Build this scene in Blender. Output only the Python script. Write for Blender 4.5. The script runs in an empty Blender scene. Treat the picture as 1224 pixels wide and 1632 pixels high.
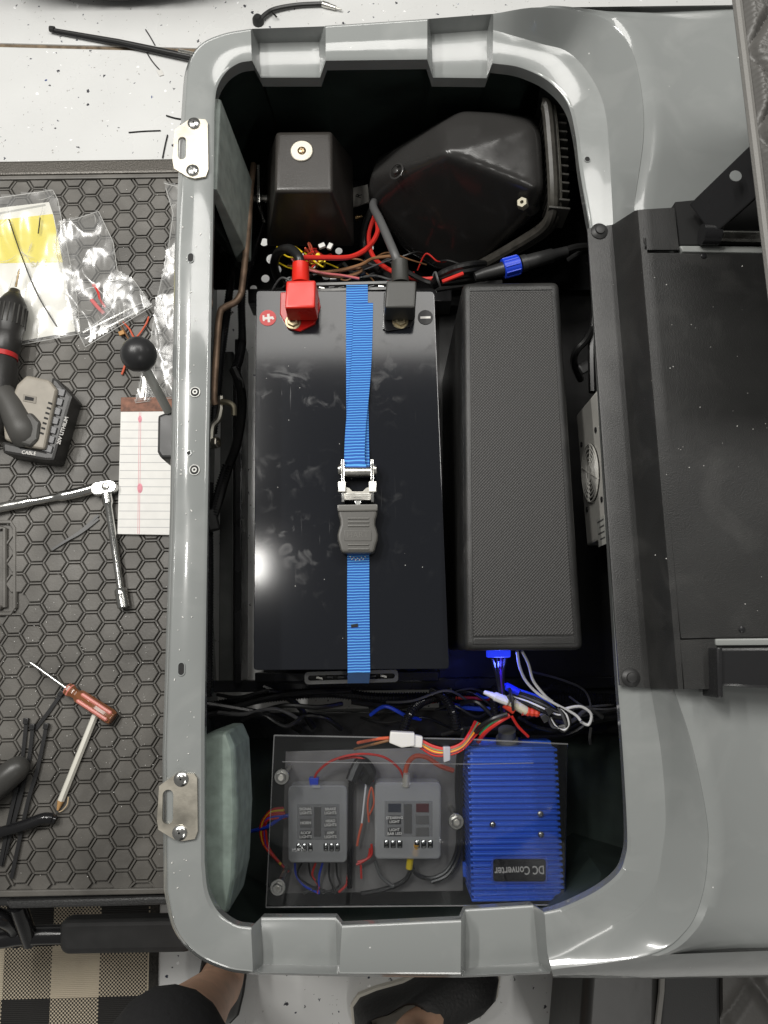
import bpy, bmesh, math, random
from mathutils import Vector, Matrix
random.seed(7)
scene = bpy.context.scene
COL = scene.collection
R = math.radians

# ------------------------------------------------------------------ camera
FPX = 1226.0                      # focal length in photo pixels (photo 1224 x 1632)
CAMZ = 1.62
PITCH, YAW = R(10.0), R(1.5)
HEAD = Vector((math.sin(YAW), math.cos(YAW), 0))
CR = Vector((math.cos(YAW), -math.sin(YAW), 0))
CF = HEAD * math.sin(PITCH) + Vector((0, 0, -math.cos(PITCH)))
CU = CR.cross(CF)
cam_d = bpy.data.cameras.new('camera')
cam_d.sensor_fit = 'VERTICAL'; cam_d.sensor_height = 34.6
cam_d.lens = FPX / 1632 * 34.6
cam_d.clip_start = 0.02; cam_d.clip_end = 60
cam = bpy.data.objects.new('camera', cam_d); COL.objects.link(cam)
cam.matrix_world = Matrix(((CR.x, CU.x, -CF.x, 0), (CR.y, CU.y, -CF.y, 0), (CR.z, CU.z, -CF.z, CAMZ), (0, 0, 0, 1)))
scene.camera = cam

# ------------------------------------------------------------------ world, lamps, exposure
w = bpy.data.worlds.new('World'); scene.world = w; w.use_nodes = True
bg = w.node_tree.nodes['Background']
bg.inputs[0].default_value = (1.0, 0.985, 0.94, 1); bg.inputs[1].default_value = 0.165

def ceiling_tube_or_glow(x, y, length, power, z=2.75, width=0.10, rot=0.0):
    d = bpy.data.lights.new('ceiling_tube_or_glow_light', 'AREA'); d.shape = 'RECTANGLE'
    d.size = width; d.size_y = length; d.energy = power; d.color = (1.0, 0.978, 0.935)
    o = bpy.data.objects.new('ceiling_tube_or_glow_light', d); COL.objects.link(o)
    o.location = (x, y, z); o.rotation_euler = (0, 0, rot)
ceiling_tube_or_glow(-0.72, 1.05, 0.7, 24)
ceiling_tube_or_glow(-0.535, 0.35, 0.12, 3.4, width=0.10)
ceiling_tube_or_glow(-1.45, 1.15, 1.3, 40)
ceiling_tube_or_glow(0.10, 1.55, 0.6, 22, width=1.3)  # broad soft panel added for the glow of a bright ceiling, no tube
ceiling_tube_or_glow(0.95, 1.30, 1.2, 14)
ceiling_tube_or_glow(0.90, -1.75, 1.2, 12)

scene.view_settings.view_transform = 'Standard'
scene.view_settings.look = 'None'
scene.view_settings.exposure = 0.0
scene.view_settings.gamma = 1.0
scene.cycles.use_denoising = True
scene.cycles.max_bounces = 10
scene.cycles.transparent_max_bounces = 16

# ------------------------------------------------------------------ pixel -> place on a level plane
def P(px, py, z):
    d = CF * FPX + CR * (px - 612.0) + CU * (816.0 - py)
    t = (z - CAMZ) / d.z
    return Vector((0, 0, CAMZ)) + d * t
def PX(v):
    q = v - Vector((0, 0, CAMZ)); k = FPX / q.dot(CF)
    return 612 + q.dot(CR) * k, 816 - q.dot(CU) * k
def mpp(z):                      # metres per photo pixel at height z, near the middle
    return (CAMZ - z) / FPX

# ------------------------------------------------------------------ materials
MATS = {}
def mat(name, col, rough=0.5, metal=0.0, bump=None, var=None, coat=0.0, spec=0.5, rvar=None, trans=0.0, ior=1.45, alpha=1.0, emit=None, sheen=0.0):
    if name in MATS: return MATS[name]
    m = bpy.data.materials.new(name); m.use_nodes = True; MATS[name] = m
    nt = m.node_tree; b = nt.nodes['Principled BSDF']; L = nt.links.new
    b.inputs['Base Color'].default_value = (*col, 1); b.inputs['Roughness'].default_value = rough
    b.inputs['Metallic'].default_value = metal; b.inputs['Coat Weight'].default_value = coat
    b.inputs['Coat Roughness'].default_value = 0.04
    b.inputs['Specular IOR Level'].default_value = spec; b.inputs['IOR'].default_value = ior
    b.inputs['Transmission Weight'].default_value = trans; b.inputs['Alpha'].default_value = alpha
    b.inputs['Sheen Weight'].default_value = sheen
    if emit:
        b.inputs['Emission Color'].default_value = (*emit[:3], 1); b.inputs['Emission Strength'].default_value = emit[3]
    geo = None
    def noise(scale, detail=4, ndim=None):
        nonlocal geo
        if geo is None: geo = nt.nodes.new('ShaderNodeNewGeometry')
        n = nt.nodes.new('ShaderNodeTexNoise'); n.inputs['Scale'].default_value = scale; n.inputs['Detail'].default_value = detail
        L(geo.outputs['Position'], n.inputs['Vector']); return n
    if var:
        n = noise(var[0], 6); mr = nt.nodes.new('ShaderNodeMapRange')
        mr.inputs[1].default_value = 0.3; mr.inputs[2].default_value = 0.7
        mr.inputs[3].default_value = 1 - var[1]; mr.inputs[4].default_value = 1 + var[1]
        L(n.outputs[0], mr.inputs[0])
        mx = nt.nodes.new('ShaderNodeVectorMath'); mx.operation = 'SCALE'
        mx.inputs[0].default_value = col; L(mr.outputs[0], mx.inputs['Scale']); L(mx.outputs[0], b.inputs['Base Color'])
    if rvar:
        n = noise(rvar[0], 6); mr = nt.nodes.new('ShaderNodeMapRange')
        mr.inputs[1].default_value = 0.35; mr.inputs[2].default_value = 0.7
        mr.inputs[3].default_value = max(0.02, rough - rvar[1]); mr.inputs[4].default_value = rough + rvar[1]
        L(n.outputs[0], mr.inputs[0]); L(mr.outputs[0], b.inputs['Roughness'])
    if bump:
        n = noise(bump[0], 3); bp = nt.nodes.new('ShaderNodeBump')
        bp.inputs['Strength'].default_value = bump[1]; bp.inputs['Distance'].default_value = bump[2] if len(bump) > 2 else 0.001
        L(n.outputs[0], bp.inputs['Height']); L(bp.outputs[0], b.inputs['Normal'])
    return m
def N(m, kind, **kw):
    n = m.node_tree.nodes.new(kind)
    for k, v in kw.items(): setattr(n, k, v)
    return n
def LK(m, a, b): m.node_tree.links.new(a, b)
def bsdf(m): return m.node_tree.nodes['Principled BSDF']

paint = mat('grey_paint', (0.226, 0.237, 0.232), 0.17, coat=0.5, rvar=(9, 0.09), bump=(26, 0.06, 0.0012))
paint_in = mat('grey_paint_lip', (0.245, 0.258, 0.254), 0.25, coat=0.3)
liner = mat('dark_green_black_fibreglass', (0.022, 0.032, 0.028), 0.42, var=(12, 0.4), bump=(60, 0.3))
blk = mat('black_plastic', (0.022, 0.022, 0.022), 0.42, bump=(900, 0.15, 0.0004), rvar=(20, 0.08))
blk_tex = mat('black_textured_plastic', (0.019, 0.019, 0.0185), 0.40, bump=(800, 0.5, 0.0007), var=(9, 0.3))
blk_gloss = mat('black_gloss', (0.012, 0.012, 0.013), 0.16, rvar=(15, 0.07))
def dusty(m, scale=140, prob=.10, size=.10, col=(.45, .44, .42), film=.0):
    b = bsdf(m); L = m.node_tree.links
    g = N(m, 'ShaderNodeNewGeometry'); v = N(m, 'ShaderNodeTexVoronoi'); v.inputs['Scale'].default_value = scale; LK(m, g.outputs['Position'], v.inputs['Vector'])
    sep = N(m, 'ShaderNodeSeparateColor'); LK(m, v.outputs['Color'], sep.inputs[0])
    s2 = N(m, 'ShaderNodeMath', operation='MULTIPLY'); LK(m, sep.outputs[1], s2.inputs[0]); s2.inputs[1].default_value = size * 1.6
    lt = N(m, 'ShaderNodeMath', operation='LESS_THAN'); LK(m, v.outputs['Distance'], lt.inputs[0]); LK(m, s2.outputs[0], lt.inputs[1])
    pr = N(m, 'ShaderNodeMath', operation='LESS_THAN'); LK(m, sep.outputs[0], pr.inputs[0]); pr.inputs[1].default_value = prob
    k = N(m, 'ShaderNodeMath', operation='MULTIPLY'); LK(m, lt.outputs[0], k.inputs[0]); LK(m, pr.outputs[0], k.inputs[1])
    n = N(m, 'ShaderNodeTexNoise'); n.inputs['Scale'].default_value = 16; n.inputs['Detail'].default_value = 8; n.inputs['Distortion'].default_value = .8; LK(m, g.outputs['Position'], n.inputs['Vector'])
    r = N(m, 'ShaderNodeMapRange'); r.inputs[1].default_value = .5; r.inputs[2].default_value = .75; r.inputs[4].default_value = film; LK(m, n.outputs[0], r.inputs[0])
    mx_ = N(m, 'ShaderNodeMath', operation='MAXIMUM'); LK(m, k.outputs[0], mx_.inputs[0]); LK(m, r.outputs[0], mx_.inputs[1])
    mx = N(m, 'ShaderNodeMix', data_type='RGBA'); LK(m, mx_.outputs[0], mx.inputs[0]); mx.inputs[7].default_value = (*col, 1)
    if b.inputs['Base Color'].is_linked: LK(m, b.inputs['Base Color'].links[0].from_socket, mx.inputs[6])
    else: mx.inputs[6].default_value = b.inputs['Base Color'].default_value
    LK(m, mx.outputs[2], b.inputs['Base Color'])
dusty(paint, 170, .016, .10, (.62, .62, .60), .08)
dusty(blk_tex, 240, .03, .07, (.42, .41, .39), .04)
blk_rub = mat('black_rubber', (0.018, 0.018, 0.018), 0.55, var=(30, 0.25))
blk_steel = mat('black_painted_steel', (0.016, 0.016, 0.017), 0.28, rvar=(14, 0.08))
steel = mat('zinc_steel', (0.62, 0.61, 0.57), 0.30, 1.0, rvar=(40, 0.12), bump=(300, 0.08, 0.0004))
chrome = mat('chrome', (0.62, 0.62, 0.60), 0.20, 1.0, rvar=(60, 0.07))
nickel = mat('brushed_nickel_plate', (0.55, 0.515, 0.44), 0.40, 1.0, rvar=(30, 0.10), bump=(400, 0.10, 0.0004))
rust = mat('rusty_steel', (0.24, 0.165, 0.115), 0.55, 0.55, var=(35, 0.55), bump=(250, 0.3, 0.0006))
red = mat('red_vinyl', (0.62, 0.022, 0.012), 0.33, rvar=(25, 0.08), bump=(80, 0.12, 0.0008))
red_gl = mat('red_gloss_plastic', (0.40, 0.010, 0.008), 0.10)
redw = mat('red_wire_sheath', (0.58, 0.030, 0.022), 0.38)
orangew = mat('orange_red_wire_sheath', (0.62, 0.12, 0.06), 0.4)
pinkw = mat('pink_wire_sheath', (0.60, 0.16, 0.16), 0.4)
yelw = mat('yellow_sheath', (0.75, 0.55, 0.02), 0.35)
brnw = mat('brown_wire_sheath', (0.22, 0.11, 0.05), 0.45)
grnw = mat('green_wire_sheath', (0.06, 0.35, 0.16), 0.4)
bluw = mat('blue_wire_sheath', (0.02, 0.06, 0.55), 0.35)
whtw = mat('white_wire_sheath', (0.70, 0.70, 0.70), 0.4)
greyw = mat('grey_wire_sheath', (0.09, 0.09, 0.09), 0.4)
blkw = mat('black_wire_sheath', (0.014, 0.014, 0.014), 0.32)
white_p = mat('white_nylon', (0.68, 0.67, 0.64), 0.4)
wood = mat('green_grey_painted_wood', (0.30, 0.34, 0.315), 0.6, var=(40, 0.22), bump=(120, 0.4, 0.001))
paper = mat('paper', (0.80, 0.79, 0.76), 0.7, var=(60, 0.03))
dark_hole = mat('dark_recess', (0.008, 0.008, 0.008), 0.7)  # flat dark tone, also painted on as the shade in holes and openings

# ------------------------------------------------------------------ mesh helpers
def finish(bm, ang=32):
    bmesh.ops.recalc_face_normals(bm, faces=bm.faces)
    fl = bm.faces.layers.int.get('flat')
    for f in bm.faces: f.smooth = not (fl and f[fl])
    for e in bm.edges:
        if len(e.link_faces) == 2 and e.calc_face_angle(0) > R(ang): e.smooth = False
    return bm
def root_of(o):
    while o.parent: o = o.parent
    return o
def obj(name, bm, m, parent=None, ang=32, recalc=True, kind=None):
    """one mesh object; verts are given in world space"""
    if recalc: finish(bm, ang)
    me = bpy.data.meshes.new(name)
    vs = [v.co.copy() for v in bm.verts]
    if parent is None:
        if vs:
            lo = Vector((min(v.x for v in vs), min(v.y for v in vs), min(v.z for v in vs)))
            hi = Vector((max(v.x for v in vs), max(v.y for v in vs), max(v.z for v in vs)))
            loc = Vector(((lo.x + hi.x) / 2, (lo.y + hi.y) / 2, lo.z))
        else: loc = Vector()
    else: loc = Vector(root_of(parent).location)
    for v in bm.verts: v.co -= loc
    bm.to_mesh(me); bm.free()
    me.materials.append(m)
    o = bpy.data.objects.new(name, me); COL.objects.link(o)
    if parent is None: o.location = loc
    else: o.parent = parent
    if kind: o['kind'] = kind
    return o
def tag(o, label, cat, group=None, kind=None):
    o['label'] = label; o['category'] = cat
    if group: o['group'] = group
    if kind: o['kind'] = kind
    return o
def thing(name, label, cat, loc, group=None):
    o = bpy.data.objects.new(name, None); COL.objects.link(o); o.location = loc; o.empty_display_size = 0.05
    return tag(o, label, cat, group)
def NB(): return bmesh.new()
def loft(bm, rings, close=True, cap=True):
    """rings: lists of points of equal length -> skin"""
    vr = [[bm.verts.new(p) for p in r] for r in rings]
    n = len(vr[0])
    for a, b in zip(vr, vr[1:]):
        for i in range(n if close else n - 1):
            j = (i + 1) % n
            try: bm.faces.new((a[i], a[j], b[j], b[i]))
            except ValueError: pass
    if cap and close:
        bm.faces.new(list(reversed(vr[0]))); bm.faces.new(vr[-1])
    return vr
def bevel_all(bm, w_, seg=2, ang=25, geom=None):
    es = [e for e in (geom or bm.edges) if len(e.link_faces) == 2 and e.calc_face_angle(0) > R(ang)]
    fl = bm.faces.layers.int.get('flat') or bm.faces.layers.int.new('flat')
    es = [e for e in (geom or bm.edges) if len(e.link_faces) == 2 and e.calc_face_angle(0) > R(ang)]
    for f in bm.faces: f[fl] = 1
    if es and w_ > 0:
        rb = bmesh.ops.bevel(bm, geom=es, offset=w_, segments=seg, profile=0.6, affect='EDGES', clamp_overlap=True)
        for f in rb['faces']: f[fl] = 0
def prism(pts, z0, z1, bev=0.0, seg=2, inset=0.0, bm=None):
    """pts: world xy outline; from z0 up to z1; inset shrinks the bottom"""
    b = NB()
    c = sum((Vector((p[0], p[1], 0)) for p in pts), Vector()) / len(pts)
    top = [Vector((p[0], p[1], z1)) for p in pts]
    bot = []
    for p in pts:
        d = Vector((p[0], p[1], 0)) - c; L_ = d.length
        q = c + d * ((L_ - inset) / L_ if L_ else 1); bot.append(Vector((q.x, q.y, z0)))
    loft(b, [bot, top]); bmesh.ops.recalc_face_normals(b, faces=b.faces)
    bevel_all(b, bev, seg)
    if bm is None: return b
    merge(bm, b); return bm
def merge(dst, src):
    me = bpy.data.meshes.new('tmp'); src.to_mesh(me); src.free(); dst.from_mesh(me); bpy.data.meshes.remove(me)
def px_prism(pts, z0, z1, bev=0.0, seg=2, inset=0.0, bm=None):
    return prism([P(x, y, z1) for x, y in pts], z0, z1, bev, seg, inset, bm)
def box(c, s, rot=0.0, bev=0.0, seg=2, bm=None, M=None):
    b = NB(); bmesh.ops.create_cube(b, size=1)
    for v in b.verts: v.co = Vector((v.co.x * s[0], v.co.y * s[1], v.co.z * s[2]))
    bevel_all(b, bev, seg)
    T = Matrix.Translation(Vector(c)) @ (M.to_4x4() if M else Matrix.Rotation(rot, 4, 'Z'))
    bmesh.ops.transform(b, matrix=T, verts=b.verts)
    if bm is None: return b
    merge(bm, b); return bm
def rrect(cx, cy, wx, wy, r, n=5, rot=0.0):
    pts = []
    for (sx, sy, a0) in ((1, 1, 0), (-1, 1, 90), (-1, -1, 180), (1, -1, 270)):
        for k in range(n + 1):
            a = R(a0 + 90 * k / n)
            pts.append((sx * (wx / 2 - r) + r * math.cos(a), sy * (wy / 2 - r) + r * math.sin(a)))
    c, s = math.cos(rot), math.sin(rot)
    return [(cx + x * c - y * s, cy + x * s + y * c) for x, y in pts]
def circ(c, r, n=20, ax=None, ay=None):
    ax = ax or Vector((1, 0, 0)); ay = ay or Vector((0, 1, 0))
    return [Vector(c) + ax * (r * math.cos(2 * math.pi * k / n)) + ay * (r * math.sin(2 * math.pi * k / n)) for k in range(n)]
def basis(d):
    d = Vector(d).normalized(); u = Vector((0, 0, 1)) if abs(d.z) < 0.9 else Vector((1, 0, 0))
    a = u.cross(d).normalized(); return a, d.cross(a).normalized(), d
def lathe(p, d, prof, n=20, bm=None):
    """prof: (distance along d, radius)"""
    a, b_, d = basis(d); b = bm if bm is not None else NB()
    loft(b, [circ(Vector(p) + d * t, max(r, 1e-5), n, a, b_) for t, r in prof]); return b
def smooth_path(pts, n=8):
    pts = [Vector(p) for p in pts]
    if len(pts) < 3: return pts
    out = []
    for i in range(len(pts) - 1):
        p0 = pts[max(i - 1, 0)]; p1 = pts[i]; p2 = pts[i + 1]; p3 = pts[min(i + 2, len(pts) - 1)]
        for k in range(n):
            t = k / n
            out.append(0.5 * ((2 * p1) + (p2 - p0) * t + (2 * p0 - 5 * p1 + 4 * p2 - p3) * t * t + (3 * p1 - p0 - 3 * p2 + p3) * t ** 3))
    out.append(pts[-1]); return out
def resample(path, step):
    out = [path[0]]; acc = 0.0
    for a, b in zip(path, path[1:]):
        L_ = (b - a).length; t = step - acc
        while t <= L_ and L_ > 0:
            out.append(a.lerp(b, t / L_)); t += step
        acc = (acc + L_) % step
    out.append(path[-1]); return out
def tube(path, r, n=8, bm=None, rf=None):
    b = bm if bm is not None else NB(); rings = []; prev = None
    for i, p in enumerate(path):
        t = (path[min(i + 1, len(path) - 1)] - path[max(i - 1, 0)])
        if t.length < 1e-9: t = Vector((0, 0, 1))
        t.normalize()
        if prev is None: a, c, _ = basis(t)
        else:
            a = prev - t * prev.dot(t)
            if a.length < 1e-6: a, c, _ = basis(t)
            a.normalize(); c = t.cross(a)
        prev = a
        rr = rf(i) if rf else r
        rings.append(circ(p, rr, n, a, c))
    loft(b, rings); return b
def pxs(pts): return [P(x, y, z) for x, y, z in pts]
def wire_bm(pts, r, n=8, seg=8): return tube(smooth_path(pxs(pts), seg), r, n)
def conduit_bm(pts, r, pitch=0.0042, n=10):
    path = resample(smooth_path(pxs(pts), 12), pitch / 4)
    return tube(path, r, n, rf=lambda i: r if (i % 4) in (0, 1) else r * 0.80)
def ribbon(path, wid, th, bm=None, side=None):
    """flat strap along path; width across `side`"""
    b = bm if bm is not None else NB(); rings = []
    for i, p in enumerate(path):
        t = (path[min(i + 1, len(path) - 1)] - path[max(i - 1, 0)]).normalized()
        s = side(i) if callable(side) else (side or Vector((1, 0, 0)))
        s = (s - t * s.dot(t)).normalized(); nn = s.cross(t).normalized()
        ww = wid(i) if callable(wid) else wid
        rings.append([p + s * ww / 2 + nn * th / 2, p - s * ww / 2 + nn * th / 2, p - s * ww / 2 - nn * th / 2, p + s * ww / 2 - nn * th / 2])
    loft(b, rings); return b
def text_obj(name, body, loc, size, m, parent, rot=0.0, M=None, ext=0.0002, bold=0.0, align='CENTER'):
    cu = bpy.data.curves.new('tmp', 'FONT'); cu.body = body; cu.size = size; cu.extrude = ext; cu.offset = bold
    cu.align_x = align; cu.align_y = 'CENTER'; cu.resolution_u = 3
    t = bpy.data.objects.new('tmp', cu); COL.objects.link(t)
    dg = bpy.context.evaluated_depsgraph_get(); me = bpy.data.meshes.new_from_object(t.evaluated_get(dg))
    b = NB(); b.from_mesh(me); bpy.data.meshes.remove(me); bpy.data.objects.remove(t); bpy.data.curves.remove(cu)
    T = Matrix.Translation(Vector(loc)) @ (M.to_4x4() if M else Matrix.Rotation(rot, 4, 'Z'))
    bmesh.ops.transform(b, matrix=T, verts=b.verts)
    return obj(name, b, m, parent)
def ring_bm(c, r1, r0, h, n=20, ax=None, ay=None, bm=None):
    ax = ax or Vector((1, 0, 0)); ay = ay or Vector((0, 1, 0)); up = ax.cross(ay); c = Vector(c)
    b = bm if bm is not None else NB()
    rs = [circ(c, r0, n, ax, ay), circ(c, r1, n, ax, ay), circ(c + up * h * .6, r1, n, ax, ay), circ(c + up * h, r1 * .93, n, ax, ay), circ(c + up * h, r0, n, ax, ay), circ(c, r0, n, ax, ay)]
    loft(b, rs, True, False); return b
def screw_bm(c, r, h, n=16, cross=True):
    """pan head screw seen from above, with a real cross recess"""
    b = lathe(c, (0, 0, 1), [(0, r), (h * .45, r), (h * .8, r * .78), (h, r * .45)], n)
    if cross:
        for a in (0.4, 0.4 + math.pi / 2):
            box(Vector(c) + Vector((0, 0, h * .97)), (r * 1.0, r * .22, h * .12), a, 0, bm=b)
    return b
def hexnut_bm(c, r, h, hole=0.45, d=(0, 0, 1)):
    return lathe(c, d, [(0, r), (h * .85, r), (h, r * .88), (h, r * hole), (h * .35, r * hole * .9)], 6)
# ================================================================== the garage floor
fm = mat('white_epoxy_floor', (0.70, 0.705, 0.695), 0.28, rvar=(4, 0.08))
def build_floor_mat(m):
    b = bsdf(m); g = N(m, 'ShaderNodeNewGeometry')
    base = N(m, 'ShaderNodeRGB'); base.outputs[0].default_value = (0.70, 0.705, 0.695, 1)
    cl = N(m, 'ShaderNodeTexNoise'); cl.inputs['Scale'].default_value = 3.0; cl.inputs['Detail'].default_value = 5
    LK(m, g.outputs['Position'], cl.inputs['Vector'])
    mrb = N(m, 'ShaderNodeMapRange'); mrb.inputs[1].default_value = .3; mrb.inputs[2].default_value = .7; mrb.inputs[3].default_value = .92; mrb.inputs[4].default_value = 1.04
    LK(m, cl.outputs[0], mrb.inputs[0])
    sc = N(m, 'ShaderNodeVectorMath', operation='SCALE'); LK(m, base.outputs[0], sc.inputs[0]); LK(m, mrb.outputs[0], sc.inputs['Scale'])
    cur = sc.outputs[0]
    wob = N(m, 'ShaderNodeTexNoise'); wob.inputs['Scale'].default_value = 220; LK(m, g.outputs['Position'], wob.inputs['Vector'])
    for scale, prob, size, col, seed in ((55, .14, .22, (.045, .045, .055), 0), (85, .12, .24, (.03, .035, .06), 3), (40, .03, .16, (.05, .08, .22), 7), (60, .09, .22, (.95, .95, .95), 11), (28, .03, .17, (.10, .09, .08), 15), (150, .16, .28, (.35, .34, .32), 19)):
        off = N(m, 'ShaderNodeVectorMath', operation='ADD'); off.inputs[1].default_value = (seed, seed * 1.7, 0)
        LK(m, g.outputs['Position'], off.inputs[0])
        wv = N(m, 'ShaderNodeMix', data_type='VECTOR'); wv.inputs[0].default_value = 0.010
        LK(m, off.outputs[0], wv.inputs[4]); LK(m, wob.outputs['Color'], wv.inputs[5])
        v = N(m, 'ShaderNodeTexVoronoi'); v.inputs['Scale'].default_value = scale; LK(m, wv.outputs[1], v.inputs['Vector'])
        lt = N(m, 'ShaderNodeMath', operation='LESS_THAN'); LK(m, v.outputs['Distance'], lt.inputs[0])
        sep = N(m, 'ShaderNodeSeparateColor'); LK(m, v.outputs['Color'], sep.inputs[0])
        s2 = N(m, 'ShaderNodeMath', operation='MULTIPLY'); LK(m, sep.outputs[1], s2.inputs[0]); s2.inputs[1].default_value = size; LK(m, s2.outputs[0], lt.inputs[1])
        pr = N(m, 'ShaderNodeMath', operation='LESS_THAN'); LK(m, sep.outputs[0], pr.inputs[0]); pr.inputs[1].default_value = prob
        k = N(m, 'ShaderNodeMath', operation='MULTIPLY'); LK(m, lt.outputs[0], k.inputs[0]); LK(m, pr.outputs[0], k.inputs[1])
        mx = N(m, 'ShaderNodeMix', data_type='RGBA'); LK(m, k.outputs[0], mx.inputs[0]); LK(m, cur, mx.inputs[6]); mx.inputs[7].default_value = (*col, 1)
        cur = mx.outputs[2]
    LK(m, cur, b.inputs['Base Color'])
build_floor_mat(fm)
j0, j1 = P(0, 72, 0), P(320, 80, 0)
sl = (j1.y - j0.y) / (j1.x - j0.x)
def jy(x): return j0.y + sl * (x - j0.x)
b = NB()
for y0a, y1a in ((None, 5.0), (-5.0, None)):
    for (xa, xb) in ((-5, 5),):
        lo = [(-5, jy(-5) + .006), (5, jy(5) + .006)] if y0a is None else [(-5, -5), (5, -5)]
        hi = [(5, 5), (-5, 5)] if y0a is None else [(5, jy(5) - .004), (-5, jy(-5) - .004)]
        top = [Vector((*p, 0)) for p in lo + hi]; bot = [Vector((p.x, p.y, -.08)) for p in top]
        loft(b, [bot, top])
        bmesh.ops.recalc_face_normals(b, faces=b.faces)
bevel_all(b, .003, 2)
gf = obj('garage_floor', b, fm); gf['kind'] = 'structure'
seal = mat('joint_sealant', (0.16, 0.12, 0.08), 0.8, var=(60, .5), bump=(200, .8, .003))
js = obj('joint_sealant', prism([(-5, jy(-5) - .006), (5, jy(5) - .006), (5, jy(5) + .008), (-5, jy(-5) + .008)], -.05, -.004), seal, gf)

# ================================================================== golf cart
cart = thing('golf_cart', 'grey golf cart with its seat lifted off, showing the battery compartment', 'golf cart', (P(620, 816, 0).x, P(620, 816, 0).y, 0))
ZR, ZL = 0.72, 0.690
ST = []   # A, B, C, F, smooth-to-next
def st(A, B, C, zA=ZR, zB=None, zC=ZR - .001, F=None, s=0):
    zB = zA if zB is None else zB
    ST.append([P(*A, zA), P(*B, zB), P(*C, zC), F, s])
st((330, 816), (283, 816), (274, 816)); st((338, 400), (290, 400), (281, 400))
st((341, 172), (301, 172), (292, 172), s=1); st((345, 138), (305, 110), (298, 108), s=1); st((360, 112), (324, 76), (318, 70), s=1)
st((380, 98), (360, 59), (356, 52), s=1); st((401, 94), (400, 52), (399, 44))
st((415, 121), (413, 70), (401, 44), ZL); st((510, 121), (508, 68), (517, 40), ZL)
st((519, 94), (519, 47), (519, 39)); st((681, 92), (681, 36), (681, 28))
st((690, 121), (688, 56), (683, 28), ZL); st((776, 122), (776, 50), (784, 20), ZL)
st((785, 98), (786, 50), (786, 19), zC=.735, s=1)
ZC = .765
CW = 13
for A, B, C, Fy in (((830, 105), (860, 71), (860, 9), -2), ((875, 127), (906, 86), (945, 20), 12), ((905, 162), (943, 128), (988, 45), 45), ((918, 212), (963, 178), (1015, 98), 98), ((925, 270), (970, 253), (1028, 200), 195), ((940, 357), (976, 357), (1012, 327), 327)):
    st(A, B, C, zC=ZC, F=(1700, Fy, .775), s=1)
ST[-1][4] = 0
for A, B, C, Fy in (((986, 1095), (1036, 1098), (1076, 1100), 1100), ((994, 1200), (1052, 1200), (1104, 1185), 1185), ((1001, 1330), (1059, 1300), (1128, 1300), 1300), ((997, 1370), (1053, 1360), (1130, 1365), 1365), ((984, 1396), (1043, 1410), (1121, 1430), 1428), ((949, 1423), (1015, 1447), (1096, 1484), 1474), ((900, 1446), (958, 1481), (1036, 1524), 1500)):
    st(A, B, C, zC=ZC - (.012 if Fy == 1500 else 0), F=(1700, Fy, .775), s=1)
st((868, 1455), (872, 1517), (880, 1549), zC=.728)
st((850, 1443), (858, 1533), (878, 1550), ZL); st((742, 1450), (742, 1541), (736, 1556), ZL)
st((735, 1467), (734, 1546), (734, 1556)); st((545, 1476), (541, 1546), (541, 1554))
st((535, 1463), (537, 1538), (540, 1554), ZL); st((416, 1463), (420, 1536), (404, 1551), ZL)
st((400, 1479), (403, 1543), (402, 1551), s=1); st((372, 1474), (365, 1537), (362, 1545), s=1); st((345, 1452), (318, 1514), (312, 1522), s=1)
st((330, 1420), (286, 1475), (278, 1480), s=1); st((325, 1375), (272, 1418), (264, 1420)); st((325, 1160), (271, 1200), (262, 1200))
for s in ST:
    if s[3]: s[3] = P(*s[3])
def cr(p0, p1, p2, p3, t): return 0.5 * ((2 * p1) + (p2 - p0) * t + (2 * p0 - 5 * p1 + 4 * p2 - p3) * t * t + (3 * p1 - p0 - 3 * p2 + p3) * t ** 3)
SS = []
n = len(ST)
for i in range(n):
    a, b2 = ST[i], ST[(i + 1) % n]; SS.append((a[0], a[1], a[2], a[3], i))
    sub = 6 if a[4] else 3
    for k in range(1, sub):
        t = k / sub; row = []
        for c in range(4):
            if a[c] is None or b2[c] is None: row.append(None); continue
            if a[4]:
                p0 = ST[i - 1][c] if ST[i - 1][4] and ST[i - 1][c] is not None else a[c] * 2 - b2[c]
                p3 = ST[(i + 2) % n][c] if b2[4] and ST[(i + 2) % n][c] is not None else b2[c] * 2 - a[c]
                row.append(cr(p0, a[c], b2[c], p3, t))
            else: row.append(a[c].lerp(b2[c], t))
        SS.append((*row, i + t))
def toward(p, q, d):
    v = q - p; L_ = v.length
    return p + v * (min(d, L_ * .4) / L_ if L_ > 1e-6 else 0)
Z = Vector((0, 0, 1))
rings = [[] for _ in range(9)]
for A, B, C, F, i in SS:
    rings[0].append(A - Z * .024 + (A - B).normalized() * -.003); rings[1].append(A - Z * .003); rings[2].append(toward(A, B, .004))
    rings[3].append(toward(B, A, .008)); rings[4].append(B + (toward(B, C, .004) - B) * .4 + Z * .0); rings[5].append(toward(B, C, .010))
    rings[6].append(toward(C, B, .007) + Z * .001); rings[7].append(toward(C, B, .002)); rings[8].append(C - Z * .003)
b = NB()
vr = loft(b, rings, True, False)
nS = len(SS)
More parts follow.
